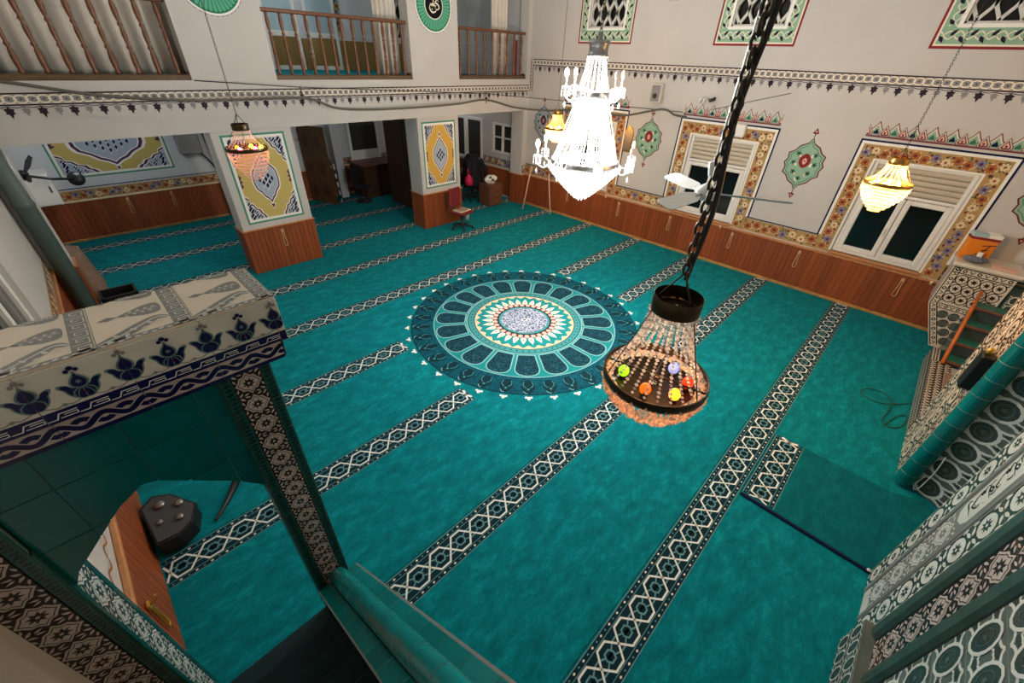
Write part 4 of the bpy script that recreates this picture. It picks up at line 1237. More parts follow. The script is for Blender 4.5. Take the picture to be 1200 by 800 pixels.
# cord on the carpet
P = [(7.40, -1.19, .012), (7.21, -1.03, .01), (7.06, -.85, .008), (7.08, -.66, .008), (7.18, -.60, .008), (7.33, -.68, .008), (7.38, -.84, .012), (7.24, -.96, .022), (6.93, -.97, .010), (6.65, -.93, .008), (6.55, -1.01, .008), (6.63, -1.12, .008), (6.84, -1.18, .010), (7.0, -1.16, .012), (6.90, -1.08, .012), (6.72, -1.02, .012), (6.52, -.96, .018)]
b = MB(); b.tube(smooth(P, 6, False), .007, 't_deep', 6); o = b.build('cord'); tag(o, 'thin green cord lying in loops on the carpet near the mihrab', 'cord')
# ------------------------------------------------------------------ the minbar under the camera
mb = thing('minbar', 'tiled minbar stair with crested gate, posts and round green handrail', 'minbar', (-.28, 1.0, 0))
PX = (.09, .30); QX = (-.90, -.66); YG, YG2 = 1.80, 2.08
b = MB()
b.box((PX[0] + .008, YG + .008, .0), (PX[1] - .008, YG2, 2.82), 'grout_dk'); b.build('post_core', mb)
b = MB(); b.box((QX[0] + .008, YG + .008, .0), (QX[1] - .008, YG2, 2.82), 'grout_dk'); b.build('post_core', mb)
tl5 = tile_leaf(.046, .20); ts = tile_star(.118, .135)
def post(x0, x1):
    w = x1 - x0
    for j in range(13):
        z = 2.82 - (j + 1) * .20
        if z < .2: break
        link('tile', tl5, mb, frame((x0, YG + .008, z), (1, 0, 0), (0, 0, 1)))
        link('tile', tl5, mb, frame((x1 - .046, YG + .008, z), (1, 0, 0), (0, 0, 1)))
    wi = w - .092
    tsm = tile_star(wi, wi * 1.08)
    n = int(2.6 / (wi * 1.08))
    for j in range(n): link('tile', tsm, mb, frame((x0 + .046, YG + .008, 2.82 - (j + 1) * wi * 1.08), (1, 0, 0), (0, 0, 1)))
post(*PX); post(*QX)
# reveals: pale floral tiles inside the left post, dark leaf tiles inside and outside the right post
tr = tile_star(.20, .20, 't_ice', 't_netd')
for j in range(12): link('tile', tr, mb, frame((QX[1] - .008, YG + .04, 2.4 - (j + 1) * .20), (0, 1, 0), (0, 0, 1)))
b = MB(); b.bbox((QX[1] - .01, YG + .0, 0), (QX[1] + .006, YG + .04, 2.4), 't_deep', .004); b.bbox((QX[1] - .01, YG2 - .05, 0), (QX[1] + .006, YG2, 2.4), 't_deep', .004); b.build('reveal_bead', mb)
td = tile_leaf(.13, .20)
for j in range(12):
    for k in range(2):
        link('tile', td, mb, frame((PX[0] + .008, YG2 - k * .13, 2.8 - (j + 1) * .2), (0, -1, 0), (0, 0, 1)))
        link('tile', td, mb, frame((PX[1] - .008, YG + .01 + k * .13, 2.8 - (j + 1) * .2), (0, 1, 0), (0, 0, 1)))
# arch panel of teal tiles
AP = [(-.68, 2.06), (-.62, 2.18), (-.40, 2.40), (-.30, 2.46), (-.25, 2.44), (-.02, 2.22), (.06, 2.12), (.11, 2.04)]
def arch(x):
    for (a, za), (d, zd) in zip(AP, AP[1:]):
        if a <= x <= d: return za + (zd - za) * (x - a) / (d - a)
    return 2.04
xs = [-.66, -.46, -.20, .06, .09]
xs = [-.66, -.50, -.25, .0, .09]
zs = [2.82, 2.62, 2.36, 2.10, 1.9]
AY = YG + .045
for a, d in zip(xs, xs[1:]):
    for zt, zb in zip(zs, zs[1:]):
        g = .002
        N = 24; low = [(a + g + (d - a - 2 * g) * i / N) for i in range(N + 1)]
        runs, cur = [], []
        for x in low:
            if arch(x) < zt - g - .003: cur.append(x)
            else:
                if len(cur) > 1: runs.append(cur)
                cur = []
        if len(cur) > 1: runs.append(cur)
        for run in runs:
            pts = [(x, max(zb + g, arch(x))) for x in run]
            poly = pts + [(run[-1], zt - g), (run[0], zt - g)]
            b = MB(); b.prism(poly, 0, .012, 't_teal')
            b.build('teal_tile', mb, frame((0, AY, 0), (1, 0, 0), (0, 0, 1)))
N = 24; low = [(-.66 + .75 * i / N) for i in range(N + 1)]
poly = [(x, arch(x) + .003) for x in low] + [(.09, 2.84), (-.66, 2.84)]
b = MB(); b.prism(poly, -.16, .006, 'grout_dk', None, 't_teal'); b.build('arch_slab', mb, frame((0, AY, 0), (1, 0, 0), (0, 0, 1)))
# crested lintel
LX0, LX1 = -.94, .40
b = MB(); b.box((LX0 + .03, YG - .01, 2.82), (LX1 - .03, YG2 + .02, 2.925), 'grout'); b.box((LX0 + .008, YG - .032, 2.925), (LX1 - .008, YG2 + .06, 3.128), 'grout'); b.build('lintel_core', mb)
def palmette(c, x, y, s, kind, x0, x1):
    sx, sy = s * .88, s * 1.14
    cl = lambda P: [(min(max(a, x0), x1), d) for a, d in P]
    S = lambda P, n=3: cl(smooth([(x + a * sx, y + d * sy) for a, d in P], n))
    mir = lambda P: [(-a, d) for a, d in P]
    body, trim = 't_navy', 't_sage'
    wing = [(.0, .10), (.26, .04), (.44, .20), (.50, .38), (.62, .50), (.58, .58), (.38, .54), (.24, .40), (.06, .36)]
    for w in (wing, mir(wing)):
        c.poly(S(w), trim, 1); c.poly(S([(a * .80 + (.04 if a > 0 else -.04), d * .84 + .05) for a, d in w]), body, 2)
    low = [(0, -.02), (.16, -.02), (.32, .10), (.30, .26), (.14, .36), (0, .40), (-.14, .36), (-.30, .26), (-.32, .10), (-.16, -.02)]
    c.poly(S(low), trim, 3); c.poly(S([(a * .84, d * .84 + .03) for a, d in low]), body, 4)
    head = [(0, .34), (.20, .40), (.27, .54), (.20, .68), (.07, .80), (0, .92), (-.07, .80), (-.20, .68), (-.27, .54), (-.20, .40)]
    c.poly(S(head), trim, 5); c.poly(S([(a * .76, d * .80 + .11) for a, d in head]), body, 6)
    if x0 < x < x1:
        c.star(x, y + .56 * sy, .09 * s, .5, 6, trim, 7)
        for a in (-1, 1):
            c.stroke(smooth([(x, y + .38 * sy), (x + a * .16 * sx, y + .24 * sy), (x + a * .22 * sx, y + .08 * sy)], 3, False), .03 * s, trim, 7)
        c.stroke([(x, y + .36 * sy), (x, y + .04 * sy)], .03 * s, trim, 7)
        if kind: c.disc(x, y + .20 * sy, .05 * s, 't_wine', 8, n=6)
    tip = 't_navy' if kind else 't_grey'
    for a, d, r in ((0, 1.02, .085), (-.13, .95, .07), (.13, .95, .07)):
        c.poly(cl([(x + a * sx + r * s * math.cos(2 * PI * i / 7), y + d * sy + r * s * math.sin(2 * PI * i / 7)) for i in range(7)]), tip, 7 + (a > 0) + 2 * (a < 0))
def crest_tile(w, h):
    c = Cv(.010); c.bbox((0.0008, 0.0008, 0), (w - .0008, h - .0008, .010), 't_white', .0015)
    c.rect(.001, 0.001, w - .001, .048, 't_navy', 1)
    n = 3; p = w / n
    for i in range(n):
        x = i * p
        c.stroke([(x, .014), (x + p * .30, .014), (x + p * .42, .034), (x + p * .98, .034)], .0035, 't_ice', 2); c.stroke([(x + p * .40, .016), (x + p * .95, .016), (x + p * .95, .026), (x + p * .55, .026)], .003, 't_ice', 2)
    s = .105
    palmette(c, w / 2, .062, s, 1, .001, w - .001); palmette(c, 0, .066, s, 0, .001, w - .001); palmette(c, w, .066, s, 0, .001, w - .001)
    for x in (w * .25, w * .75):
        c.disc(x, .060, .007, 't_grey', 3, n=6)
        c.stroke(smooth([(x - w * .2, .066), (x - w * .08, .054), (x, .062), (x + w * .08, .054), (x + w * .2, .066)], 4, False), .004, 't_grey', 1)
    return c.mesh('crest_tile')
ct = crest_tile(.25, .203)
for x in (-.88, -.63, -.38, -.13, .12): link('crest_tile', ct, mb, frame((x, YG - .03, 2.925), (1, 0, 0), (0, 0, 1)))
b = Cv(.010); b.bbox((0.0008, 0.0008, 0), (.0292, .203, .010), 't_white', .0015); b.rect(.001, .001, .028, .048, 't_navy', 1); palmette(b, 0, .066, .105, 0, .001, .028); b.build('crest_tile', mb, frame((.37, YG - .03, 2.925), (1, 0, 0), (0, 0, 1)))
# right end of the crest
ce = Cv(.010); ce.bbox((0, 0.0008, 0), (.37, .203, .010), 't_white', .0015); ce.rect(.001, .001, .369, .048, 't_navy', 1); palmette(ce, .09, .062, .105, 1, .001, .369); palmette(ce, .27, .062, .105, 0, .001, .369)
ce.build('crest_tile', mb, frame((LX1 - .01, YG - .03, 2.925), (0, 1, 0), (0, 0, 1)))
def rope_tile(w, h):
    c = Cv(.010); c.bbox((0.0008, 0.0008, 0), (w - .0008, h - .0008, .010), 't_navy', .0015)
    c.rect(.001, .020, w - .001, h - .014, 't_pale', 1)
    n = max(1, int(round(w / .125))); N = 12 * n
    for ph in (0, PI):
        P = [(min(max(w * i / N, .001), w - .001), h / 2 + .003 + h * .17 * math.cos(2 * PI * i / 12 + ph)) for i in range(N + 1)]
        c.stroke(P, h * .27, 't_pale', 2 if ph else 4); c.stroke(P, h * .19, 't_navy', 3 if ph else 5)
    return c.mesh('rope_tile')
rt = rope_tile(.25, .103)
for x in (-.88, -.63, -.38, -.13, .12): link('rope_tile', rt, mb, frame((x, YG - .006, 2.822), (1, 0, 0), (0, 0, 1)))
re_ = rope_tile(.34, .103); link('rope_tile', re_, mb, frame((LX1 - .032, YG - .006, 2.822), (0, 1, 0), (0, 0, 1)))
# top of the lintel: flat floral tiles with key borders
def top_tile(w, h):
    c = Cv(.010); c.bbox((0.0008, 0.0008, 0), (w - .0008, h - .0008, .010), 't_cream', .0015)
    c.rect(w - .062, .001, w - .004, h - .001, 't_grey', 1)
    n = 6; p = (h - .02) / n
    for i in range(n):
        y = .012 + i * p; x = w - .056
        c.stroke([(x, y), (x + .045, y), (x + .045, y + p * .7), (x + .012, y + p * .7), (x + .012, y + p * .36), (x + .032, y + p * .36)], .0045, 't_white', 2)
    cl = lambda P: [(min(max(a, .003), w - .064), min(max(d, .003), h - .003)) for a, d in P]
    def spear(y, k):
        P = cl(smooth([(w - .072, y), (w - .080, y + .042 * k), (w - .115, y + .048 * k), (w - .15, y + .034 * k), (w - .20, y + .006 * k), (w - .20, y - .006 * k), (w - .15, y - .034 * k), (w - .115, y - .048 * k), (w - .080, y - .042 * k)], 3))
        c.poly(P, 't_grey', 1)
        for i in range(8): c.leaf(w - .088 - i * .012, min(max(y + .018 * (-1) ** i, .01), h - .01), .016, .010, 2.4 if i % 2 else 3.8, 't_white', 2)
        c.stroke(cl([(w - .08, y), (w - .19, y)]), .003, 't_white', 3)
        c.poly(cl([(w - .205, y), (w - .235, y + .017), (w - .265, y), (w - .235, y - .017)]), 't_grey', 1); c.stroke(cl([(w - .21, y), (w - .19, y)]), .004, 't_grey', 1)
    spear(h * .56, 1); spear(h * 1.0, 1)
    P = cl(smooth([(w - .066, .095), (w - .10, .118), (w - .15, .09), (w - .21, .05), (w - .26, .03), (w - .283, .02)], 4, False))
    c.stroke(P, .055, 't_grey', 1, False, True); c.stroke(P, .008, 't_white', 2)
    for i in range(7): c.leaf(w - .09 - i * .026, .085 - i * .009, .03, .014, 2.2 if i % 2 else 4.4, 't_white', 3)
    c.rect(.001, .001, w - .001, .030, 't_grey', 1)
    for i in range(12): c.leaf((i + .3) * w / 12, .012, .022, .013, .5 if i % 2 else -.3, 't_white', 2)
    return c.mesh('top_tile')
tt = top_tile(.285, .375)
for k in range(5):
    x1 = LX1 - k * .285; 
    if x1 - .285 > LX0 - .15: link('top_tile', tt, mb, frame((x1 - .285, YG - .035, 3.128), (1, 0, 0), (0, 1, 0)))
# stair with side walls
RS = .94                                     # slope of the stair
def zr(y): return 1.04 + (1.8 - y) * RS      # round handrail height
NS = 10
for i in range(NS):
    y1 = 2.07 - i * .235; z = (i + 1) * .20
    b = MB(); b.bbox((QX[1] + .0, y1 - .235 - .02, 0 if i < 2 else z - .5), (PX[0] + .02, y1, z - .025), 'stair_shade', .004); b.build('riser', mb)
    b = MB(); b.bbox((QX[1] + .0, y1 - .235, z - .025), (PX[0] + .02, y1 + .015, z), 'stair_shade', .006); b.build('tread', mb)
b = MB(); b.bbox((QX[0], -2.25, 1.85), (PX[1] + .05, y1 - .235, NS * .20), 't_deep', .01); b.build('platform', mb)
# right balustrade wall (sloping top), closed to the floor
TX = Matrix(((0, 0, 1, 0), (1, 0, 0, 0), (0, 1, 0, 0), (0, 0, 0, 1)))
yt = -.25
b = MB(); b.prism([(YG, 0), (YG, zr(YG) - .12), (yt, zr(yt) - .12), (yt, 0)], .095, .345, 't_deep', TX); b.build('balustrade_wall', mb)
b = MB(); b.prism([(YG, 0), (YG, zr(YG) - .16), (yt, zr(yt) - .16), (yt, 0)], QX[0], QX[1] - .04, 'concrete', TX); b.build('inner_wall', mb)
# handrail tiles, half-round caps following the slope
ang = math.atan(RS); Lr = .205
hr = MB(); n = 10
for j, (s, r) in enumerate(((.002, .056), (Lr - .002, .056))):
    k = hr.add([(r * math.cos(PI * i / n), s, r * math.sin(PI * i / n) * .95) for i in range(n + 1)])
    if j:
        for i in range(n): hr.face([k - n - 1 + i, k - n + i, k + i + 1, k + i], 't_rail', True)
hr = hr.mesh('handrail_tile')
hc2 = MB(); k = [hc2.add([(.22 + .0540 * math.cos(PI * i / n), y_, zr(y_) - .055 + .0540 * math.sin(PI * i / n) / math.cos(ang) * .95) for i in range(n + 1)]) for y_ in (YG, -.2)]
for i in range(n): hc2.face([k[0] + i, k[0] + i + 1, k[1] + i + 1, k[1] + i], 'grout')
hc2.build('handrail_core', mb)
fl_ = MB(); fl_.bbox((0, .002, 0), (.078, Lr - .002, .012), 't_rail', .003); fl_ = fl_.mesh('ledge_tile')
d = Vector((0, -math.cos(ang), math.sin(ang)))
up = Vector((0, math.sin(ang), math.cos(ang)))
for i in range(14):
    p = Vector((.22, YG, zr(YG) - .055)) + d * (i * Lr)
    # local x = -world x (keeps a right-handed frame), y = along slope
    M = Matrix(((-1, 0, 0, p.x), (0, d.y, up.y, p.y), (0, d.z, up.z, p.z), (0, 0, 0, 1)))
    link('handrail_tile', hr, mb, M)
    for xo in (.352, .164):
        q = Vector((xo, YG, zr(YG) - .115)) + d * (i * Lr)
        M = Matrix(((-1, 0, 0, q.x), (0, d.y, up.y, q.y), (0, d.z, up.z, q.z), (0, 0, 0, 1)))
        link('ledge_tile', fl_, mb, M)
bd2 = MB(); bd2.prism([(YG, zr(YG) - .125), (YG, zr(YG) - .105), (yt, zr(yt) - .105), (yt, zr(yt) - .125)], .353, .365, 't_grey', TX); bd2.build('edge_trim', mb)
bd2 = MB(); bd2.prism([(YG, zr(YG) - .125), (YG, zr(YG) - .105), (yt, zr(yt) - .105), (yt, zr(yt) - .125)], .078, .09, 't_grey', TX); bd2.build('edge_trim', mb)
# ------------------------------------------------------------------ chandeliers
def chain(t, x, y, z0, z1, L=.06, r=.006, m='chain_iron', name='chain'):
    b = MB(); n = int((z1 - z0) / (L * .72)); s = (z1 - z0) / n
    for i in range(n):
        zc = z0 + (i + .5) * s
        P = []
        for k in range(8):
            a = 2 * PI * k / 8
            h, w = math.sin(a) * L * .5, math.cos(a) * L * .28
            P.append((x + (w if i % 2 else 0), y + (0 if i % 2 else w), zc + h))
        b.tube(P, r, m, 4, True)
    return b.build(name, t)
def point(name, loc, w, c, r=.05):
    l = bpy.data.lights.new(name, 'POINT'); l.energy = w; l.color = rgb(*c)[:3]; l.shadow_soft_size = r
    o = bpy.data.objects.new(name, l); o.location = loc; col.objects.link(o); return o
BR = random.Random(21)
def bead_chandelier(label, pos, D, hc, hb, ztop, mats, bulbs, light=None, nstr=30, nb=18, chain_L=.06, chain_r=.005, metal='bronze', group=None, rows=6, taper=.55, crown=.40, bk=.020):
    """crown band, strings of beads spreading to a ring, and a beaded basket below"""
    x, y, z = pos; R = D / 2
    t = thing('chandelier', label, 'chandelier', pos, group)
    rc = R * crown
    b = MB(); b.lathe([(rc, hc), (rc * 1.02, hc - .002), (rc * 1.02, hc - R * .30), (rc, hc - R * .31), (rc * .94, hc - R * .30), (rc * .94, hc)], metal, 24, pos, cap=False); b.build('crown_band', t)
    b = MB(); b.lathe([(R * 1.02, R * .09), (R * 1.03, 0), (R * 1.02, -R * .09), (R * .985, -R * .09), (R * .985, R * .09), (R * 1.02, R * .09)], metal, 40, pos, cap=False)
    b.build('main_ring', t)
    b = MB()
    for a in range(3):
        q = 2 * PI * a / 3 + .3
        b.tube([(x + R * math.cos(q), y + R * math.sin(q), z), (x + rc * .9 * math.cos(q), y + rc * .9 * math.sin(q), z + hc - R * .2)], .003, metal, 5)
    for a in range(2):
        q = PI * a / 2 + .2
        b.tube([(x + R * math.cos(q), y + R * math.sin(q), z), (x - R * math.cos(q), y - R * math.sin(q), z)], .007, metal, 5)
    b.build('inner_frame', t)
    br = D * bk
    h0 = hc - R * .30
    b = MB()
    for i in range(nstr):
        a = 2 * PI * i / nstr
        for k in range(nb):
            f = (k + .5) / nb
            rr = rc + (R * .98 - rc) * f ** 2.4; zz = h0 * (1 - f)
            b.bead((x + rr * math.cos(a), y + rr * math.sin(a), z + zz), br * (1.12 if k % 4 == 0 else .90), mats[3] if len(mats) > 3 and (k + i) % 3 == 0 else (mats[0] if f < .62 else mats[1]))
    o = b.build('bead_strings', t); o['kind'] = 'stuff'
    b = MB()
    for r_ in range(rows):
        f = r_ / max(1, rows - 1)
        rr = R * (1 - (1 - taper) * f ** 1.8); zz = -R * .10 - hb * f
        n = int(2 * PI * rr / (br * 2.1))
        for i in range(n):
            a = 2 * PI * (i + .5 * (r_ % 2)) / n
            jr, jz = (BR.uniform(-.7, .7) * br, BR.uniform(-1, 1) * br) if len(mats) > 3 else (0, 0)
            b.bead((x + (rr + jr) * math.cos(a), y + (rr + jr) * math.sin(a), z + zz + jz), br, mats[3] if len(mats) > 3 and BR.random() < .25 else mats[2], br * 1.7)
    o = b.build('bead_basket', t); o['kind'] = 'stuff'
    if len(mats) > 3:
        b = MB(); b.lathe([(R * .80, -R * .12), (R * .60, -R * .16), (.02, -R * .18)], metal, 24, pos, cap=False); b.build('inner_pan', t)
    b = MB(); b.lathe([(rc * .94, hc - R * .25), (rc * .4, hc - R * .22), (.01, hc - R * .2)], metal, 16, pos, cap=False)
    for a in range(3):
        q = 2 * PI * a / 3
        b.tube([(x + rc * .94 * math.cos(q), y + rc * .94 * math.sin(q), z + hc - .03), (x, y, z + hc + R * .45)], .004, 'chain_iron', 5)
    b.build('suspension', t)
    chain(t, x, y, z + hc + R * .42, ztop, chain_L, chain_r)
    for (q, m, rr) in bulbs:
        b = MB(); b.ball((x + R * rr * math.cos(q), y + R * rr * math.sin(q), z + R * .02), D * .055, m, 10, D * .065)
        o = b.build('bulb', t)
        b = MB(); b.lathe([(D * .03, -D * .12), (D * .035, -D * .05)], metal, 10, (x + R * rr * math.cos(q), y + R * rr * math.sin(q), z + R * .02)); b.build('lamp_socket', o)
    if light:
        for dz, w in light[1]:
            o = point('chandelier_light', (x, y, z + dz), w, light[0], D * .12); o.parent = t; o.matrix_parent_inverse = PM[t.name].inverted()
    return t
bead_chandelier('large bead chandelier with coloured bulbs hanging nearest in the foreground', (1.75, .60, 2.65), .525, .475, .165, ZC - .01,
    ('crystal_clear', 'crystal_clear', 'crystal_peach', 'crystal_dim'),
    [(3.3, 'bulb_orange', .55), (2.2, 'bulb_green', .62), (4.25, 'bulb_amber', .62), (5.1, 'bulb_red', .62), (5.95, 'bulb_blue', .5)],
    ((255, 190, 130), ((-.13, 5.0), (.14, 1.5))), 24, 24, .062, .0065, rows=10, taper=.62, crown=.42, bk=.0205)
bead_chandelier('small bead chandelier glowing warm yellow before the window nearest the corner pulpit', (6.06, .31, 3.04), .42, .25, .26, ZC - .01,
    ('crystal_amber', 'crystal_amber', 'crystal_amber'), [(0, 'bulb_warm', .5), (2.1, 'bulb_warm', .5), (4.2, 'bulb_warm', .5)],
    ((255, 188, 100), ((-.1, P_SMALL * 3.4), (.08, P_SMALL * 1.4))), 18, 12, .03, .002, metal='brass', rows=9, taper=.25)
bead_chandelier('small bead chandelier with orange beads hanging behind the lit crystal chandelier', (8.33, 6.70, 2.68), .52, .36, .26, ZC - .01,
    ('crystal_amber', 'crystal_amber', 'crystal'), [(0, 'bulb_warm', .5), (2.1, 'bulb_warm', .5), (4.2, 'bulb_warm', .5)],
    ((255, 190, 110), ((-.1, P_SMALL * 1.6), (.08, P_SMALL * .5))), 26, 10, .03, .002, metal='brass', rows=8, taper=.3)
bead_chandelier('small bead chandelier lit pink and yellow before the left painted pillar', (1.62, 6.11, 2.97), .45, .27, .32, ZC - .01,
    ('crystal', 'crystal_pink', 'crystal_pink'), [(3.9, 'bulb_pink', .6), (5.2, 'bulb_pink', .6), (5.9, 'bulb_yellow', .7), (.8, 'bulb_yellow', .5), (2.4, 'bulb_amber', .5)],
    ((255, 150, 90), ((-.05, 3.0),)), 18, 10, .03, .002, rows=8, taper=.35)
b = MB(); b.tube([(1.765 + .012 * math.sin(k * .9), .585 + .012 * math.cos(k * .9), 3.2 + k * .1) for k in range(37)], .011, 'wire_dark', 6)
o = b.build('power_cord', bpy.data.objects['chandelier'])
# the big lit crystal chandelier over the medallion
def big_chandelier():
    x, y, z = 4.91, 3.42, 2.87
    t = thing('crystal_chandelier', 'huge brilliantly lit white crystal chandelier with candle arms', 'chandelier', (x, y, z))
    p = (x, y, z); R = .45
    b = MB(); b.lathe([(.12, 1.33), (.128, 1.29), (.112, 1.27), (.112, 1.20), (.128, 1.18), (.09, 1.15), (.03, 1.18), (.03, 1.40)], 'steel', 20, p); b.build('crown_band', t)
    b = MB(); b.lathe([(.20, .82), (.21, .80), (.20, .74), (.185, .74), (.185, .82), (.20, .82)], 'steel', 28, p, cap=False); b.build('upper_ring', t)
    b = MB(); b.lathe([(R, .04), (R + .01, 0), (R, -.04), (R - .02, -.04), (R - .02, .04), (R, .04)], 'steel', 40, p, cap=False); b.build('main_ring', t)
    b = MB()
    for a in range(4):
        q = a * PI / 2 + .4
        b.tube([(x + R * math.cos(q), y + R * math.sin(q), z), (x + .19 * math.cos(q), y + .19 * math.sin(q), z + .78), (x + .10 * math.cos(q), y + .10 * math.sin(q), z + 1.2)], .008, 'steel', 5)
    b.build('inner_frame', t)
    b = MB()
    for i in range(17):
        a = 2 * PI * i / 17
        for k in range(16):
            f = (k + .5) / 16; rr = .115 + .082 * f ** 1.6; b.bead((x + rr * math.cos(a), y + rr * math.sin(a), z + 1.18 - .38 * f), .0115, 'crystal')
    o = b.build('upper_bead_strings', t); o['kind'] = 'stuff'
    b = MB()
    for i in range(28):
        a = 2 * PI * i / 28
        for k in range(26):
            f = (k + .5) / 26; rr = .20 + (R - .205) * f ** 1.7; b.bead((x + rr * math.cos(a), y + rr * math.sin(a), z + .74 - .72 * f), .0135, 'crystal')
    o = b.build('lower_bead_strings', t); o['kind'] = 'stuff'
    b = MB()
    for r_ in range(13):
        f = r_ / 12; rr = R * (1 - f) ** .82 + .03; zz = -.05 - .42 * f
        n = int(2 * PI * rr / .040)
        for i in range(n):
            a = 2 * PI * (i + .5 * (r_ % 2)) / n
            b.bead((x + rr * math.cos(a), y + rr * math.sin(a), z + zz), .0165, 'crystal', .036)
    o = b.build('bead_basket', t); o['kind'] = 'stuff'
    # candle arms: lower ring of eight, upper ring of six
    def arm(q, r0, r1, zb, lit):
        c_, s_ = math.cos(q), math.sin(q)
        b = MB(); b.tube(smooth([(x + r0 * c_, y + r0 * s_, z + zb), (x + (r0 + r1) / 2 * c_, y + (r0 + r1) / 2 * s_, z + zb - .09), (x + r1 * c_, y + r1 * s_, z + zb - .03), (x + r1 * c_, y + r1 * s_, z + zb + .06)], 4, False), .010, 'crystal', 6)
        b.lathe([(.02, 0), (.05, .012), (.03, .02)], 'crystal', 10, (x + r1 * c_, y + r1 * s_, z + zb + .05))
        b.lathe([(.013, 0), (.013, .09)], 'p_white', 8, (x + r1 * c_, y + r1 * s_, z + zb + .07))
        o = b.build('candle_arm', t)
        b = MB(); b.ball((x + r1 * c_, y + r1 * s_, z + zb + .20), .026, 'bulb_white' if lit else 'p_white', 10, .05); b.build('bulb', o)
        b = MB()
        for k in range(7):
            a = 2 * PI * k / 7
            for j in range(3): b.bead((x + r1 * c_ + .05 * math.cos(a), y + r1 * s_ + .05 * math.sin(a), z + zb + .04 - j * .035), .012, 'crystal', .018)
        b.bead((x + r1 * c_, y + r1 * s_, z + zb - .13), .02, 'crystal', .04)
        o2 = b.build('drops', o); o2['kind'] = 'stuff'
    for i in range(8): arm(2 * PI * i / 8 + .1, R, R + .20, .02, i in (2, 3, 4, 5))
    for i in range(6): arm(2 * PI * i / 6 + .35, .20, .35, .80, i in (1, 2, 3))
    for (rr, zz, n) in ((.24, .06, 6), (.14, .40, 4), (.12, -.18, 3)):
        for i in range(n):
            a = 2 * PI * i / n
            b = MB(); b.ball((x + rr * math.cos(a), y + rr * math.sin(a), z + zz), .035, 'bulb_white', 8, .05); b.build('bulb', t)
    chain(t, x, y, z + 1.39, ZC - .01, .06, .005)
    for dz, w, r in ((.12, .55, .2), (-.12, .18, .14), (.45, .17, .1), (.95, .10, .06)):
        o = point('chandelier_light', (x, y, z + dz), P_MAIN * w, (255, 250, 246), r); o.parent = t; o.matrix_parent_inverse = PM[t.name].inverted()
big_chandelier()
# globe lamps added on the unseen ceiling to brighten the hall
for (gx, gy, lb, k) in ((3.0, 6.2, 'added unseen globe lamp on the hall ceiling towards the left arcade', 1.0), (7.6, 6.2, 'added unseen globe lamp on the hall ceiling towards the window corner', 1.0)):
    t = thing('unseen_lamp', lb, 'lamp', (gx, gy, ZC))
    b = MB(); b.lathe([(.10, 0), (.10, -.04), (.02, -.05), (.015, -.35)], 'brass', 16, (gx, gy, ZC)); b.build('ceiling_rose', t)
    b = MB(); b.ball((gx, gy, ZC - .52), .18, 'unseen_lamp', 16); b.build('globe', t)
    o = point('globe_fill', (gx, gy, ZC - .85), P_FILL * k, (255, 249, 243), .18); o.parent = t; o.matrix_parent_inverse = PM[t.name].inverted()
# bulkhead lamps under and over the gallery, out of sight above the arch heads
for (gx, gy, gz, lb, w) in ((.6, 11.7, 3.28, 'round bulkhead lamp on the soffit above the left arch', 34), (9.3, 12.4, 3.28, 'round bulkhead lamp on the soffit above the desk corner', 9), (4.8, 11.8, ZC, 'round bulkhead lamp on the gallery ceiling', 60)):
    t = thing('bulkhead_lamp', lb, 'lamp', (gx, gy, gz))
    b = MB(); b.lathe([(.16, 0), (.16, -.04), (.13, -.05)], 'pvc', 20, (gx, gy, gz)); b.build('base_ring', t)
    b = MB(); b.lathe([(.13, -.05), (.11, -.09), (.06, -.11), (.005, -.115)], 'unseen_lamp', 20, (gx, gy, gz)); b.build('diffuser', t)
    o = point('bulkhead_light', (gx, gy, gz - .25), w, (244, 248, 255), .12); o.parent = t; o.matrix_parent_inverse = PM[t.name].inverted()
# ------------------------------------------------------------------ ceiling fan
FX, FY, FZ = 4.40, 1.55, 2.95
t = thing('ceiling_fan', 'white three-blade ceiling fan on a long rod before the middle window', 'fan', (FX, FY, FZ))
b = MB(); b.lathe([(.02, -.07), (.09, -.06), (.11, -.02), (.11, .03), (.07, .06), (.025, .09), (.02, .10)], 'silver_paint', 20, (FX, FY, FZ)); b.build('motor', t)
b = MB(); b.tube([(FX, FY, FZ + .09), (FX, FY, ZC - .02)], .014, 'silver_paint', 8); b.lathe([(.03, FZ * 0 + .16), (.06, .28), (.03, .30)], 'silver_paint', 12, (FX, FY, FZ)); b.build('down_rod', t)
bm = MB(); bm.prism([(.14, -.045), (.28, -.085), (.72, -.085), (.77, -.05), (.77, .06), (.72, .09), (.28, .08), (.14, .03)], -.004, .004, 'silver_paint', Matrix.Rotation(-.30, 4, 'X')); bm = bm.mesh('blade')
ba = MB(); ba.bbox((.08, -.02, -.006), (.22, .02, .006), 'steel', .003); ba = ba.mesh('blade_arm')
for k in range(3):
    M = Matrix.Translation((FX, FY, FZ)) @ Matrix.Rotation(math.radians(-66 + 120 * k), 4, 'Z')
    o = link('blade', bm, t, M); link('blade_arm', ba, o, M)
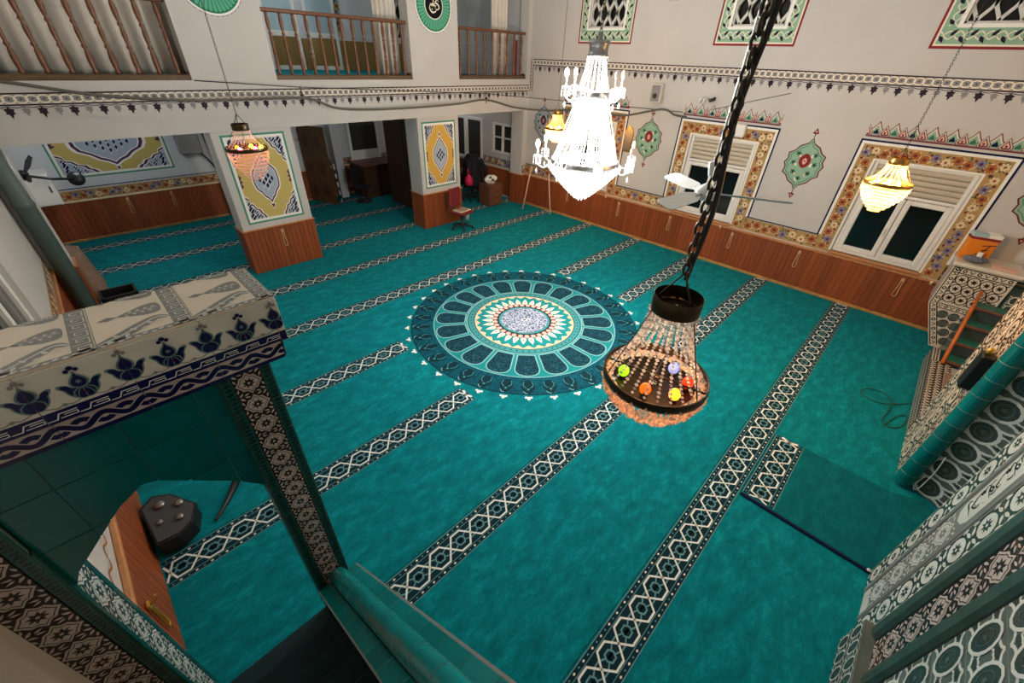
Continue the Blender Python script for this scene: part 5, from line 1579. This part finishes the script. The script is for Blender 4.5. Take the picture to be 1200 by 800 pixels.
# ------------------------------------------------------------------ cables across the arcade
P = [(-.8, 9.1, 3.55), (-.19, 9.1, 3.51), (.75, 9.1, 3.33), (2.0, 9.1, 3.23), (3.62, 9.1, 3.23), (4.34, 9.1, 3.02), (5.73, 9.1, 2.97), (7.3, 9.1, 3.0), (8.32, 9.1, 3.06), (9.3, 9.0, 2.86), (10.08, 8.5, 2.80), (10.12, 7.6, 2.90), (10.12, 7.11, 2.98), (10.12, 6.4, 2.90), (10.12, 5.95, 2.93), (10.12, 5.09, 3.13), (10.12, 4.75, 3.05), (10.2, 4.5, 3.03)]
b = MB(); b.tube(smooth(P, 6, False), .022, 'cable', 7); o = cab_o = b.build('cable'); tag(o, 'thick grey cable sagging along the arcade wall', 'cable')
P = [(2.0, 9.3, 3.50), (3.6, 9.12, 3.40), (8.32, 9.12, 3.2), (10.12, 6.9, 3.09), (10.15, 4.6, 3.12)]
b = MB(); b.tube(P, .008, 'wire_dark', 6); o = b.build('wire'); tag(o, 'thin dark wire stretched above the thick grey cable', 'wire')
P = [(XR - .02, 4.0, 3.22), (XR - .02, 2.6, 3.62)]
b = MB(); b.tube(P, .006, 'wire_dark', 6); o = b.build('wire'); tag(o, 'short thin wire rising on the wall right of the middle window crest', 'wire')
for (x, z, lb) in ((3.62, 3.27, 'small wire clip holding the cable near the left painted pillar'), (8.32, 3.10, 'small wire clip holding the cable above the desk corner')):
    b = MB(); b.tube([(x, 9.11, z - .12), (x, 9.11, z + .14)], .010, 'wire_dark', 6); b.bbox((x - .03, 9.09, z - .02), (x + .03, 9.13, z + .02), 'wire_dark', .004); b.build('cable_clip', cab_o)
# ------------------------------------------------------------------ hanging hooks on the wainscots
def hook_mesh(m):
    b = MB()
    b.tube(smooth([(-.016, 0, 0), (-.020, -.16, 0), (-.030, -.30, .0), (0, -.335, .0), (.030, -.30, .0), (.020, -.16, .0), (.016, 0, 0)], 4, False), .009, m, 5)
    b.bbox((-.03, -.03, -.018), (.03, .03, .004), m, .006)
    b.tube([(0, 0, 0), (0, .03, .05), (0, .07, .055)], .008, m, 5)
    return b.mesh('coat_hook')
hkm = hook_mesh('hook_metal')
for k, (y, lb) in enumerate(((7.6, 'long loop coat hook on the window wall wainscot, behind the lit crystal chandelier'), (5.82, 'long loop coat hook on the wainscot below the left green painted medallion'), (4.3, 'long loop coat hook on the wainscot left below the middle window'), (2.75, 'long loop coat hook on the wainscot right below the middle window'), (1.33, 'long loop coat hook on the wainscot left below the window with the warm chandelier'), (-.43, 'long loop coat hook on the wainscot right below the window with the warm chandelier'))):
    o = link('coat_hook', hkm, None, frame((XR - .035, y, .80), (0, -1, 0), (0, 0, 1))); tag(o, lb, 'hook', 'coat hooks on the wainscots')
for k, (x, lb) in enumerate(((.72, 'long loop coat hook on the rear wainscot, left one'), (1.62, 'long loop coat hook on the rear wainscot, right one'))):
    o = link('coat_hook', hkm, None, frame((x, YR - .03, .80), (1, 0, 0), (0, 0, 1))); tag(o, lb, 'hook', 'coat hooks on the wainscots')
o = link('coat_hook', hkm, None, frame((2.68, YB - .035, .80), (1, 0, 0), (0, 0, 1))); tag(o, 'long loop coat hook on the left painted pillar', 'hook', 'coat hooks on the wainscots')
gh = hook_mesh('gold_metal')
o = link('coat_hook', gh, None, frame((XL + .04, 2.72, .66), (0, 1, 0), (0, 0, 1))); tag(o, 'shiny gold loop hook on the wainscot seen through the minbar gate', 'hook', 'coat hooks on the wainscots')
for i, (y, lb) in enumerate(((6.25, 'small pale peg under the left end of the middle low border'), (3.05, 'small pale peg under the middle window'), (-.80, 'small pale peg under the window nearest the corner pulpit'))):
    b = MB(); b.lathe([(.012, 0), (.02, .02), (.022, .07), (.01, .08)], 'p_vine', 8, T=frame((XR - .05, y, .86), (0, -1, 0), (0, 0, 1)) @ Matrix.Rotation(-1.2, 4, 'X')); o = b.build('peg'); tag(o, lb, 'peg')
# ------------------------------------------------------------------ poles leaning on the panelling near the corner
for (p, q, lb) in (((9.75, 8.95, .01), (10.10, 8.98, 1.25), 'pale pole leaning in the corner beside the end pier'), ((10.0, 8.0, .01), (10.2, 8.35, 1.1), 'pale pole leaning on the wainscot behind the lit chandelier')):
    b = MB(); b.tube([p, q], .022, 'p_salmon', 8); o = b.build('pole'); tag(o, lb, 'pole')
# wall things above the windows
t = thing('wall_speaker', 'small grey loudspeaker on the wall above the left green medallion', 'speaker', (XR, 5.33, 3.3))
b = MB(); b.bbox((XR - .16, 5.20, 3.24), (XR, 5.46, 3.62), 'p_cream2', .02); b.build('cabinet', t)
b = MB(); b.box((XR - .166, 5.225, 3.27), (XR - .158, 5.435, 3.59), 'p_leafgrey'); b.build('grille', t)
b = MB(); b.lathe([(.02, 0), (.05, .004), (.055, .010)], 'slate', 14, T=frame((XR - .166, 5.33, 3.38), (0, -1, 0), (0, 0, 1))); b.build('cone', t)
t = thing('wall_lamp', 'spiral wall bulb on a dark socket above the middle window', 'lamp', (XR, 4.1, 3.4))
b = MB(); b.tube([(XR, 4.02, 3.42), (XR - .10, 4.02, 3.40), (XR - .12, 4.08, 3.38)], .035, 'slate', 8); b.build('lamp_socket', t)
b = MB(); b.tube([(XR - .12 + .05 * math.cos(a * .9), 4.13 + a * .012, 3.38 + .05 * math.sin(a * .9)) for a in range(16)], .02, 'p_white', 6); b.build('bulb', t)
t = thing('wall_switch_box', 'white box on the wall above the middle window behind the chain', 'box', (XR, 3.32, 2.9))
b = MB(); b.bbox((XR - .10, 3.18, 2.78), (XR, 3.46, 3.02), 'pvc', .02); b.build('housing', t)
t = thing('wall_mirror', 'narrow arched mirror sconce on the wall beside the lit chandelier', 'mirror', (XR, 5.9, 2.4))
b = MB(); b.prism([(-.10, 0), (.10, 0), (.12, .05), (.12, .45), (.07, .55), (0, .60), (-.07, .55), (-.12, .45), (-.12, .05)], 0, .03, 'brass', frame((XR, 5.9, 2.1), (0, -1, 0), (0, 0, 1))); b.build('mirror_frame', t)
b = MB(); b.prism([(-.07, .04), (.07, .04), (.085, .1), (.085, .43), (.05, .51), (0, .55), (-.05, .51), (-.085, .43), (-.085, .1)], .03, .034, 'steel', frame((XR, 5.9, 2.1), (0, -1, 0), (0, 0, 1))); b.build('glass', t)
# ------------------------------------------------------------------ office chair with an open book
def office_chair(loc, rz, label, m):
    t = thing('office_chair', label, 'chair', loc)
    M = Matrix.Translation(loc) @ Matrix.Rotation(rz, 4, 'Z')
    b = MB()
    for k in range(5):
        a = 2 * PI * k / 5 + .3; c_, s_ = math.cos(a), math.sin(a)
        b.tube([(0, 0, .12), (.15 * c_, .15 * s_, .10), (.30 * c_, .30 * s_, .075)], [.03, .024, .018], 'black_plastic', 6)
    b.lathe([(.045, .08), (.045, .14), (.028, .15), (.028, .42)], 'black_plastic', 12); b.build('base', t, M)
    for k in range(5):
        a = 2 * PI * k / 5 + .3
        b = MB(); b.lathe([(.012, -.018), (.033, -.016), (.035, 0), (.033, .016), (.012, .018)], 'black_plastic', 10, T=Matrix.Translation((.30 * math.cos(a), .30 * math.sin(a), .036)) @ Matrix.Rotation(a, 4, 'Z') @ Matrix.Rotation(PI / 2, 4, 'X')); b.build('caster', t, M)
    b = MB(); b.bbox((-.24, -.24, .42), (.24, .24, .50), m, .03); b.build('seat', t, M)
    b = MB(); b.bbox((-.22, .22, .56), (.22, .28, 1.06), m, .03, Matrix.Translation((0, .0, 0))); b.build('backrest', t, M)
    b = MB(); b.tube([(0, .1, .42), (0, .28, .44), (0, .30, .60), (0, .28, .75)], .02, 'black_plastic', 6); b.build('back_bracket', t, M)
    return t, M
t, M = office_chair((7.12, 8.80, 0), .15, 'maroon office chair standing before the right painted pillar', 'maroon_cloth')
bk = thing('open_book', 'open book with cream pages lying on the maroon office chair seat', 'book', (7.12, 8.80, .50))
for s in (-1, 1):
    b = MB(); prof = [(0, 0), (s * .06, .022), (s * .14, .028), (s * .20, .018), (s * .20, .006), (0, .0)]
    k = b.add([(p[0], y, .51 + p[1]) for y in (-.16, .14) for p in prof[:4]])
    for i in range(3): b.face([k + i, k + i + 1, k + 5 + i, k + 4 + i], 'book_page', True)
    k2 = b.add([(p[0], y, .507) for y in (-.16, .14) for p in prof[:4]])
    for i in range(3):
        b.face([k2 + i, k2 + i + 1, k2 + 5 + i, k2 + 4 + i], 'book_page'); b.face([k + i, k + i + 1, k2 + i + 1, k2 + i], 'book_page'); b.face([k + 4 + i, k + 5 + i, k2 + 5 + i, k2 + 4 + i], 'book_page')
    b.face([k + 3, k + 7, k2 + 7, k2 + 3], 'book_page')
    b.build('page_block', bk, M)
b = MB(); b.bbox((-.21, -.17, .501), (.21, .15, .507), 'p_orange', .002); b.build('cover', bk, M)
# ------------------------------------------------------------------ desk corner behind the right arch
t = thing('pedestal_cabinet', 'brown desk pedestal cabinet with drawers behind the right arch', 'cabinet', (9.35, 9.95, 0))
b = MB(); b.bbox((9.05, 9.75, .03), (9.60, 10.25, .66), 'veneer', .008); b.build('carcass', t)
for k in range(3):
    b = MB(); b.bbox((9.07, 9.735, .06 + k * .20), (9.58, 9.752, .24 + k * .20), 'veneer', .004); o = b.build('drawer', t)
    h = MB(); h.bbox((9.26, 9.715, .14 + k * .20), (9.40, 9.736, .16 + k * .20), 'steel', .003); h.build('handle', o)
b = MB(); b.box((9.08, 9.78, 0), (9.57, 10.22, .03), 'black_plastic'); b.build('plinth_base', t)
t = thing('white_bag', 'crumpled white bag with black print lying on the desk pedestal', 'bag', (9.3, 9.95, .66))
R4 = random.Random(9); b = MB(); n = 12
k = b.add([(9.30 + (.24 * math.sin(PI * (j + .7) / 5.6) + R4.uniform(-.04, .04)) * math.cos(2 * PI * i / n), 9.97 + (.17 * math.sin(PI * (j + .7) / 5.6) + R4.uniform(-.03, .03)) * math.sin(2 * PI * i / n), .665 + .055 * j + (R4.uniform(0, .02) if j else 0)) for j in range(5) for i in range(n)])
for j in range(4):
    for i in range(n): b.face([k + j * n + i, k + j * n + (i + 1) % n, k + (j + 1) * n + (i + 1) % n, k + (j + 1) * n + i], 'cloth_black' if (i + j) % 5 == 0 else 'p_white')
b.face([k + 4 * n + i for i in range(n)], 'p_white'); b.face([k + i for i in range(n)][::-1], 'p_white'); b.build('sack', t)
t, M = office_chair((9.15, 10.75, 0), 2.4, 'dark office chair draped with a black coat in the desk corner', 'cloth_black')
t2 = thing('black_coat', 'black coat thrown over the office chair in the desk corner', 'coat', (9.15, 10.75, .5))
b = MB(); n = 16; R4 = random.Random(4)
rows = [(.10, 1.42, .20), (.18, 1.36, .24), (.28, 1.20, .27), (.31, .95, .28), (.32, .70, .30), (.33, .53, .31)]
k = b.add([(9.13 + (rx + R4.uniform(-.02, .02)) * math.cos(2 * PI * i / n), 10.70 + (ry + R4.uniform(-.03, .03)) * math.sin(2 * PI * i / n), z) for rx, z, ry in rows for i in range(n)])
for j in range(5):
    for i in range(n): b.face([k + j * n + i, k + j * n + (i + 1) % n, k + (j + 1) * n + (i + 1) % n, k + (j + 1) * n + i], 'cloth_black', True)
b.face([k + i for i in range(n)], 'cloth_black'); b.build('coat_body', t2)
b = MB(); b.tube([(9.36, 10.56, 1.28), (9.50, 10.44, .95), (9.48, 10.42, .70)], [.08, .07, .055], 'cloth_black', 8); b.build('sleeve', t2)
b = MB(); b.tube([(8.90, 10.58, 1.28), (8.80, 10.44, .95), (8.84, 10.38, .70)], [.08, .07, .055], 'cloth_black', 8); b.build('sleeve', t2)
t = thing('pink_bag', 'bright pink bag hanging beside the black coat', 'bag', (8.62, 10.3, .7))
b = MB(); b.lathe([(.03, 0), (.12, .03), (.14, .14), (.10, .26), (.04, .32), (.015, .34)], 'pink_plastic', 12, (8.66, 10.30, .62)); b.build('pouch', t)
b = MB(); b.tube(smooth([(8.62, 10.30, .95), (8.66, 10.34, 1.12), (8.70, 10.30, .95)], 4, False), .008, 'pink_plastic', 6); b.build('strap', t)
t = thing('computer_monitor', 'black computer monitor on the desk in the right arch', 'monitor', (9.0, 11.6, .75))
b = MB(); b.bbox((8.72, 11.55, .90), (9.32, 11.60, 1.28), 'black_plastic', .01); b.build('screen', t)
b = MB(); b.bbox((8.98, 11.58, .76), (9.06, 11.62, .95), 'black_plastic', .006); b.bbox((8.88, 11.5, .75), (9.16, 11.7, .765), 'black_plastic', .006); b.build('monitor_stand', t)
t = thing('desk', 'brown desk carrying the black monitor in the right arch', 'desk', (9.1, 11.6, 0))
b = MB(); b.bbox((8.4, 11.25, .71), (10.2, 11.95, .75), 'veneer', .006); b.build('desk_top', t)
for x in (8.42, 10.14):
    b = MB(); b.bbox((x, 11.27, 0), (x + .04, 11.93, .71), 'veneer', .005); b.build('side_panel', t)
b = MB(); b.bbox((8.46, 11.85, .2), (10.14, 11.88, .71), 'veneer', .004); b.build('back_panel', t)
t = thing('paper_cup', 'white paper cup on the floor behind the maroon office chair', 'cup', (7.85, 9.35, 0))
b = MB(); b.lathe([(.05, 0), (.075, .16), (.08, .165), (.072, .16), (.048, .01)], 'p_white', 14, (7.72, 9.30, .0)); b.build('cup_wall', t)
b = MB(); b.lathe([(.078, .158), (.084, .162), (.084, .170), (.078, .172)], 'p_cream', 14, (7.72, 9.30, .0), cap=False); b.build('rim', t)
# window on the side wall behind the end pier and a glazed door in the rear
t = thing('window_9', 'white double window in the side wall behind the end pier', None, (XR, 10.5, 1.35), kind='structure')
M = frame((XR, 10.95, 1.35), (0, -1, 0), (0, 0, 1)); b = MB()
for q in nov(((0, 0, .07, .9), (.88, 0, .95, .9), (0, 0, .95, .07), (0, .83, .95, .9), (.44, 0, .51, .9), (.07, .46, .88, .50))): b.bbox((q[0], q[1], -.10), (q[2], q[3], .02), 'pvc', .008)
b.build('window_frame', t, M); g = MB(); g.box((.05, .05, -.06), (.90, .85, -.05), 'slate'); g.build('pane', t, M)
c = Cv(); floral_strip(c, -YR, .955, -9.92, 1.2, 0, 'p_leafgrey'); c.build('painted_low_border', wall_right, WM)
t = thing('door_1', 'white glazed double door in the side wall behind the black coat', None, (XR, 12.2, 0), kind='structure')
M = frame((XR, 13.1, .95), (0, -1, 0), (0, 0, 1))
for x0 in (0, .85):
    b = MB()
    for q in nov(((x0, 0, x0 + .09, 1.35), (x0 + .74, 0, x0 + .83, 1.35), (x0, 0, x0 + .83, .10), (x0, 1.26, x0 + .83, 1.35))): b.bbox((q[0], q[1], .0), (q[2], q[3], .05), 'pvc', .008)
    o = b.build('door_leaf', t, M); g = MB(); g.box((x0 + .08, .08, .01), (x0 + .75, 1.28, .02), 'slate'); g.build('pane', o, M)
# ------------------------------------------------------------------ middle arch: carved door leaf, wardrobe, counter
t = thing('carved_door', 'dark carved wooden door leaf standing open under the middle arch', 'door', (5.3, 13.4, 0))
M = Matrix.Translation((4.05, 11.2, .01)) @ Matrix.Rotation(1.0, 4, 'Z')
M = frame((5.15, 13.86, .01), (.42, -.90, 0), (0, 0, 1))
M = M @ Matrix.Diagonal((.82, .88, 1, 1)); b = MB(); b.bbox((0, 0, 0), (1.15, 2.45, .05), 'carved_wood', .006); b.build('leaf', t, M)
for (x0, z0, x1, z1) in ((.10, .10, .52, .75), (.63, .10, 1.05, .75), (.10, .85, .52, 1.55), (.63, .85, 1.05, 1.55), (.10, 1.65, .52, 2.33), (.63, 1.65, 1.05, 2.33)):
    b = MB(); b.bbox((x0, z0, .05), (x1, z1, .075), 'carved_wood', .02)
    cx, cz = (x0 + x1) / 2, (z0 + z1) / 2
    b.prism([(cx + (.16 if i % 2 else .09) * math.cos(PI * i / 8), cz + (.24 if i % 2 else .14) * math.sin(PI * i / 8)) for i in range(16)], .07, .09, 'wood_dark'); b.build('carved_panel', t, M)
b = MB(); b.bbox((1.07, 1.05, .05), (1.11, 1.25, .08), 'brass', .006); b.build('handle', t, M)
t = thing('wardrobe', 'tall dark brown wardrobe behind the right painted pillar', 'wardrobe', (7.5, 11.2, 0))
b = MB(); b.bbox((7.05, 10.25, 0), (7.95, 12.25, 2.65), 'wood_dark', .012); b.build('carcass', t)
for k in range(2):
    b = MB(); b.bbox((7.025, 10.27 + k * .99, .08), (7.05, 11.24 + k * .99, 2.57), 'wood_dark', .008); o = b.build('door', t)
    h = MB(); h.bbox((7.0, 11.18 + k * .14, 1.1), (7.026, 11.20 + k * .14, 1.3), 'steel', .004); h.build('handle', o)
t = thing('counter', 'low dark wooden counter against the rear wall under the middle arch', 'counter', (7.4, 13.3, 0))
b = MB(); b.bbox((6.55, 12.95, 0), (8.2, 13.84, .98), 'wood_dark', .01); b.build('carcass', t)
b = MB(); b.bbox((6.50, 12.90, .98), (8.25, 13.84, 1.02), 'veneer', .01); b.build('worktop', t)
b = MB()
for k in range(3): b.bbox((6.6 + k * .52, 12.935, .08), (7.08 + k * .52, 12.952, .92), 'wood_dark', .006)
b.build('front_panel', t)
t = thing('glazed_door', 'white door with dark glass on the rear wall above the counter', 'door', (7.1, 13.85, 1.0))
M = frame((6.65, 13.895, 1.0), (1, 0, 0), (0, 0, 1)); b = MB()
for q in nov(((0, 0, .10, 1.6), (1.0, 0, 1.1, 1.6), (0, 0, 1.1, .30), (0, 1.5, 1.1, 1.6))): b.bbox((q[0], q[1], 0), (q[2], q[3], .05), 'pvc', .008)
b.build('door_frame', t, M)
g = MB(); g.box((.08, .28, .01), (1.02, 1.52, .02), 'slate'); g.build('pane', t, M)
for k in range(5):
    b = MB(); b.bbox((.1, 1.02 + k * .09, .022), (1.0, 1.08 + k * .09, .03), 'grey_plastic', .004); b.build('blind_slat', t, M)
b = MB(); b.bbox((5.95, 13.5, 0), (6.2, 13.86, 2.75), 'plaster_cool', .01); o = b.build('trim_1'); tag(o, 'narrow white column at the rear wall beside the carved door', kind='structure')
for p, q, lb, m in (((8.02, 12.86, 0.01), (7.98, 12.88, 2.3), 'tall white pole standing beside the wardrobe', 'p_white'), ((5.70, 13.05, .01), (5.68, 13.1, 1.15), 'black and white striped pole standing before the rear column', 'p_white')):
    t = thing('pole', lb, 'pole', p)
    b = MB(); b.tube([p, q], .022, m, 8); b.build('shaft', t)
    if 'striped' in lb:
        for k in range(4):
            f0, f1 = .1 + k * .22, .2 + k * .22
            b = MB(); b.tube([Vector(p).lerp(Vector(q), f0), Vector(p).lerp(Vector(q), f1)], .024, 'black_plastic', 8); b.build('stripe_band', t)
t = thing('swivel_chair_back', 'black swivel chair pushed under the rear counter', 'chair', (6.35, 12.9, 0))
M = Matrix.Translation((6.3, 12.75, 0)) @ Matrix.Rotation(.4, 4, 'Z')
b = MB(); b.bbox((-.22, -.22, .44), (.22, .22, .5), 'cloth_black', .02); b.build('seat', t, M)
b = MB(); b.bbox((-.2, .2, .56), (.2, .25, 1.0), 'cloth_black', .02); b.build('backrest', t, M)
b = MB(); b.lathe([(.25, 0), (.25, .03), (.03, .06), (.03, .44)], 'black_plastic', 12); b.tube([(0, .15, .46), (0, .26, .5), (0, .25, .7)], .02, 'black_plastic', 6); b.build('base', t, M)
# faint grey lettering on the rear wall
c = Cv()
for i in range(9):
    x = 4.95 + i * .085
    c.stroke(smooth([(x, 1.74), (x + .03, 1.77 + .03 * (i % 3)), (x + .05, 1.74), (x + .08, 1.75)], 3, False), .014, 'p_leafgrey', i % 2)
c.build('grey_lettering', wall_rear, RM)
# ------------------------------------------------------------------ left arch: fan, white cabinet, electric box, crates
t = thing('wall_fan', 'black fan on a bracket hanging under the left arch', 'fan', (-.1, 12.2, 1.8))
FM = frame((-.62, 11.6, 1.95), (.55, .2, .8), (-.2, 1, 0))
b = MB(); b.lathe([(.03, -.05), (.08, -.04), (.08, .05), (.03, .09)], 'black_plastic', 14, T=FM); b.build('hub', t)
bl = MB(); bl.prism([(.05, -.03), (.2, -.09), (.36, -.07), (.38, .02), (.25, .06), (.06, .03)], -.003, .003, 'black_plastic', Matrix.Rotation(.3, 4, 'X')); bl = bl.mesh('blade')
for k in range(4): link('blade', bl, t, FM @ Matrix.Rotation(k * PI / 2, 4, 'Z'))
b = MB(); b.tube([(-.62, 11.6, 1.95), (-.30, 11.75, 1.82), (.02, 11.9, 1.75)], .022, 'black_plastic', 8); b.build('arm', t)
b = MB(); b.lathe([(.02, -.04), (.12, -.03), (.13, .0), (.12, .03), (.02, .04)], 'black_plastic', 16, T=frame((.02, 11.9, 1.75), (1, 0, 0), (0, .3, 1))); b.build('mount_disc', t)
t = thing('white_cabinet', 'white wall cabinet hanging at the left end of the rear wall', 'cabinet', (-.55, 13.5, 1.0))
b = MB(); b.bbox((-.83, 12.8, 1.12), (-.36, 13.5, 1.72), 'pvc', .008); b.build('carcass', t)
b = MB(); b.bbox((-.81, 12.782, 1.14), (-.38, 12.80, 1.70), 'pvc', .004); o = b.build('door', t)
b = MB(); b.bbox((-.44, 12.765, 1.38), (-.42, 12.784, 1.50), 'slate', .003); b.build('handle', o)
b = MB(); b.tube([(-.75, 12.9, 2.35), (-.45, 12.9, 2.35), (-.43, 12.9, 2.42)], .012, 'slate', 6); o = b.build('wall_bracket'); tag(o, 'thin metal bracket on the white wall above the black fan', 'bracket')
t = thing('electric_box', 'grey electrical box with cable on the rear wall beside the left pillar', 'box', (2.35, 13.8, 1.7))
b = MB(); b.bbox((2.12, 13.72, 1.66), (2.62, 13.89, 2.4), 'p_leafgrey', .03); b.build('housing', t)
b = MB(); b.lathe([(.02, 0), (.02, .02)], 'steel', 8, T=frame((2.2, 13.72, 1.9), (1, 0, 0), (0, 0, 1))); b.build('screw', t)
P = [(2.55, 13.70, 1.68), (2.70, 13.80, 1.45), (2.80, 13.84, 1.2), (2.82, 13.82, .9), (2.85, 13.82, .1)]
b = MB(); b.tube(smooth(P, 5, False), .022, 'wire_dark', 6); b.tube([(2.74, 13.86, 2.6), (2.80, 13.85, 1.2)], .016, 'wire_dark', 6); o = b.build('cable'); tag(o, 'black cable running down from the grey electrical box', 'cable')
b = MB(); b.bbox((2.75, 13.70, .0), (3.30, 13.88, .92), 'wood_wain', .01); o = b.build('trim_2'); tag(o, 'boxed wooden panel projecting from the rear wainscot', kind='structure')
# rolled brown cloth and black crate by the left half pier
t = thing('crate', 'black plastic crate on the carpet beside the green pipe', 'crate', (-.25, 9.7, 0))
b = MB()
for q in (((-.50, 9.45, 0), (.02, 9.49, .26)), ((-.50, 9.86, 0), (.02, 9.90, .26)), ((-.50, 9.45, 0), (-.46, 9.90, .26)), ((-.02, 9.45, 0), (.02, 9.90, .26))): b.bbox(q[0], q[1], 'black_plastic', .008)
b.build('crate_wall', t); b = MB(); b.bbox((-.49, 9.46, 0.0), (.01, 9.89, .02), 'black_plastic', .004); b.build('crate_bottom', t)
c = Cv(); c.stroke([(.10, .13), (.18, .2), (.34, .2), (.42, .13), (.34, .06), (.18, .06)], .02, 'p_leafgrey', 1, True); c.build('crate_mark', t, frame((-.50, 9.45, 0), (1, 0, 0), (0, 0, 1)))
t = thing('folded_cloth', 'brown patterned cloth heap hanging by the left wainscot', 'cloth', (-.5, 10.6, 0))
b = MB(); R5 = random.Random(2); n = 14
k = b.add([(-.58 + (.20 + .06 * math.sin(i * 2.1) - .02 * j) * math.cos(2 * PI * i / n), 10.7 + (.55 - .05 * j) * math.sin(2 * PI * i / n), .003 + j * .16 + R5.uniform(0, .03) * (j > 0)) for j in range(6) for i in range(n)])
for j in range(5):
    for i in range(n): b.face([k + j * n + i, k + j * n + (i + 1) % n, k + (j + 1) * n + (i + 1) % n, k + (j + 1) * n + i], 'brick_mat', True)
b.face([k + 5 * n + i for i in range(n)], 'brick_mat'); b.build('heap', t)
# ------------------------------------------------------------------ behind the minbar gate: heater and cable
t = thing('appliance', 'dark grey plastic appliance with round knobs on the carpet behind the minbar gate', 'appliance', (-.55, 3.95, 0))
HP = [(-.815, 4.18), (-.70, 4.27), (-.56, 4.18), (-.40, 3.88), (-.47, 3.68), (-.60, 3.60), (-.77, 3.62)]
hc_ = (-.62, 3.90); sc_ = lambda k: [(hc_[0] + (x - hc_[0]) * k, hc_[1] + (y - hc_[1]) * k) for x, y in HP]
b = MB(); b.prism(sc_(.95), .03, .20, 'black_plastic'); b.build('housing', t)
b = MB(); b.prism(HP, .185, .215, 'black_plastic'); b.build('rim', t)
b = MB(); b.prism(sc_(.90), .215, .225, 'grey_plastic'); b.build('top_plate', t)
for (x, y, r) in ((-.66, 4.08, .045), (-.52, 3.98, .040), (-.55, 3.80, .035), (-.70, 3.86, .03)):
    b = MB(); b.lathe([(r, 0), (r, .018), (r * .7, .028), (.01, .03)], 'steel', 14, (x, y, .225)); b.build('knob', t)
for (x, y) in ((-.70, 3.70), (-.70, 4.12), (-.50, 3.74), (-.50, 3.98)):
    b = MB(); b.lathe([(.03, 0), (.025, .035)], 'black_plastic', 10, (x, y, 0)); b.build('foot', t)
P = [(-.34, 3.72, .018), (-.24, 3.82, .02), (-.14, 3.94, .024), (-.07, 4.02, .04), (-.02, 4.06, .07)]
b = MB(); b.tube(smooth(P, 5, False), [.012 + .0016 * i for i in range(21)], 'black_plastic', 8); o = b.build('hose'); tag(o, 'curved black hose lying on the carpet behind the minbar gate', 'hose')
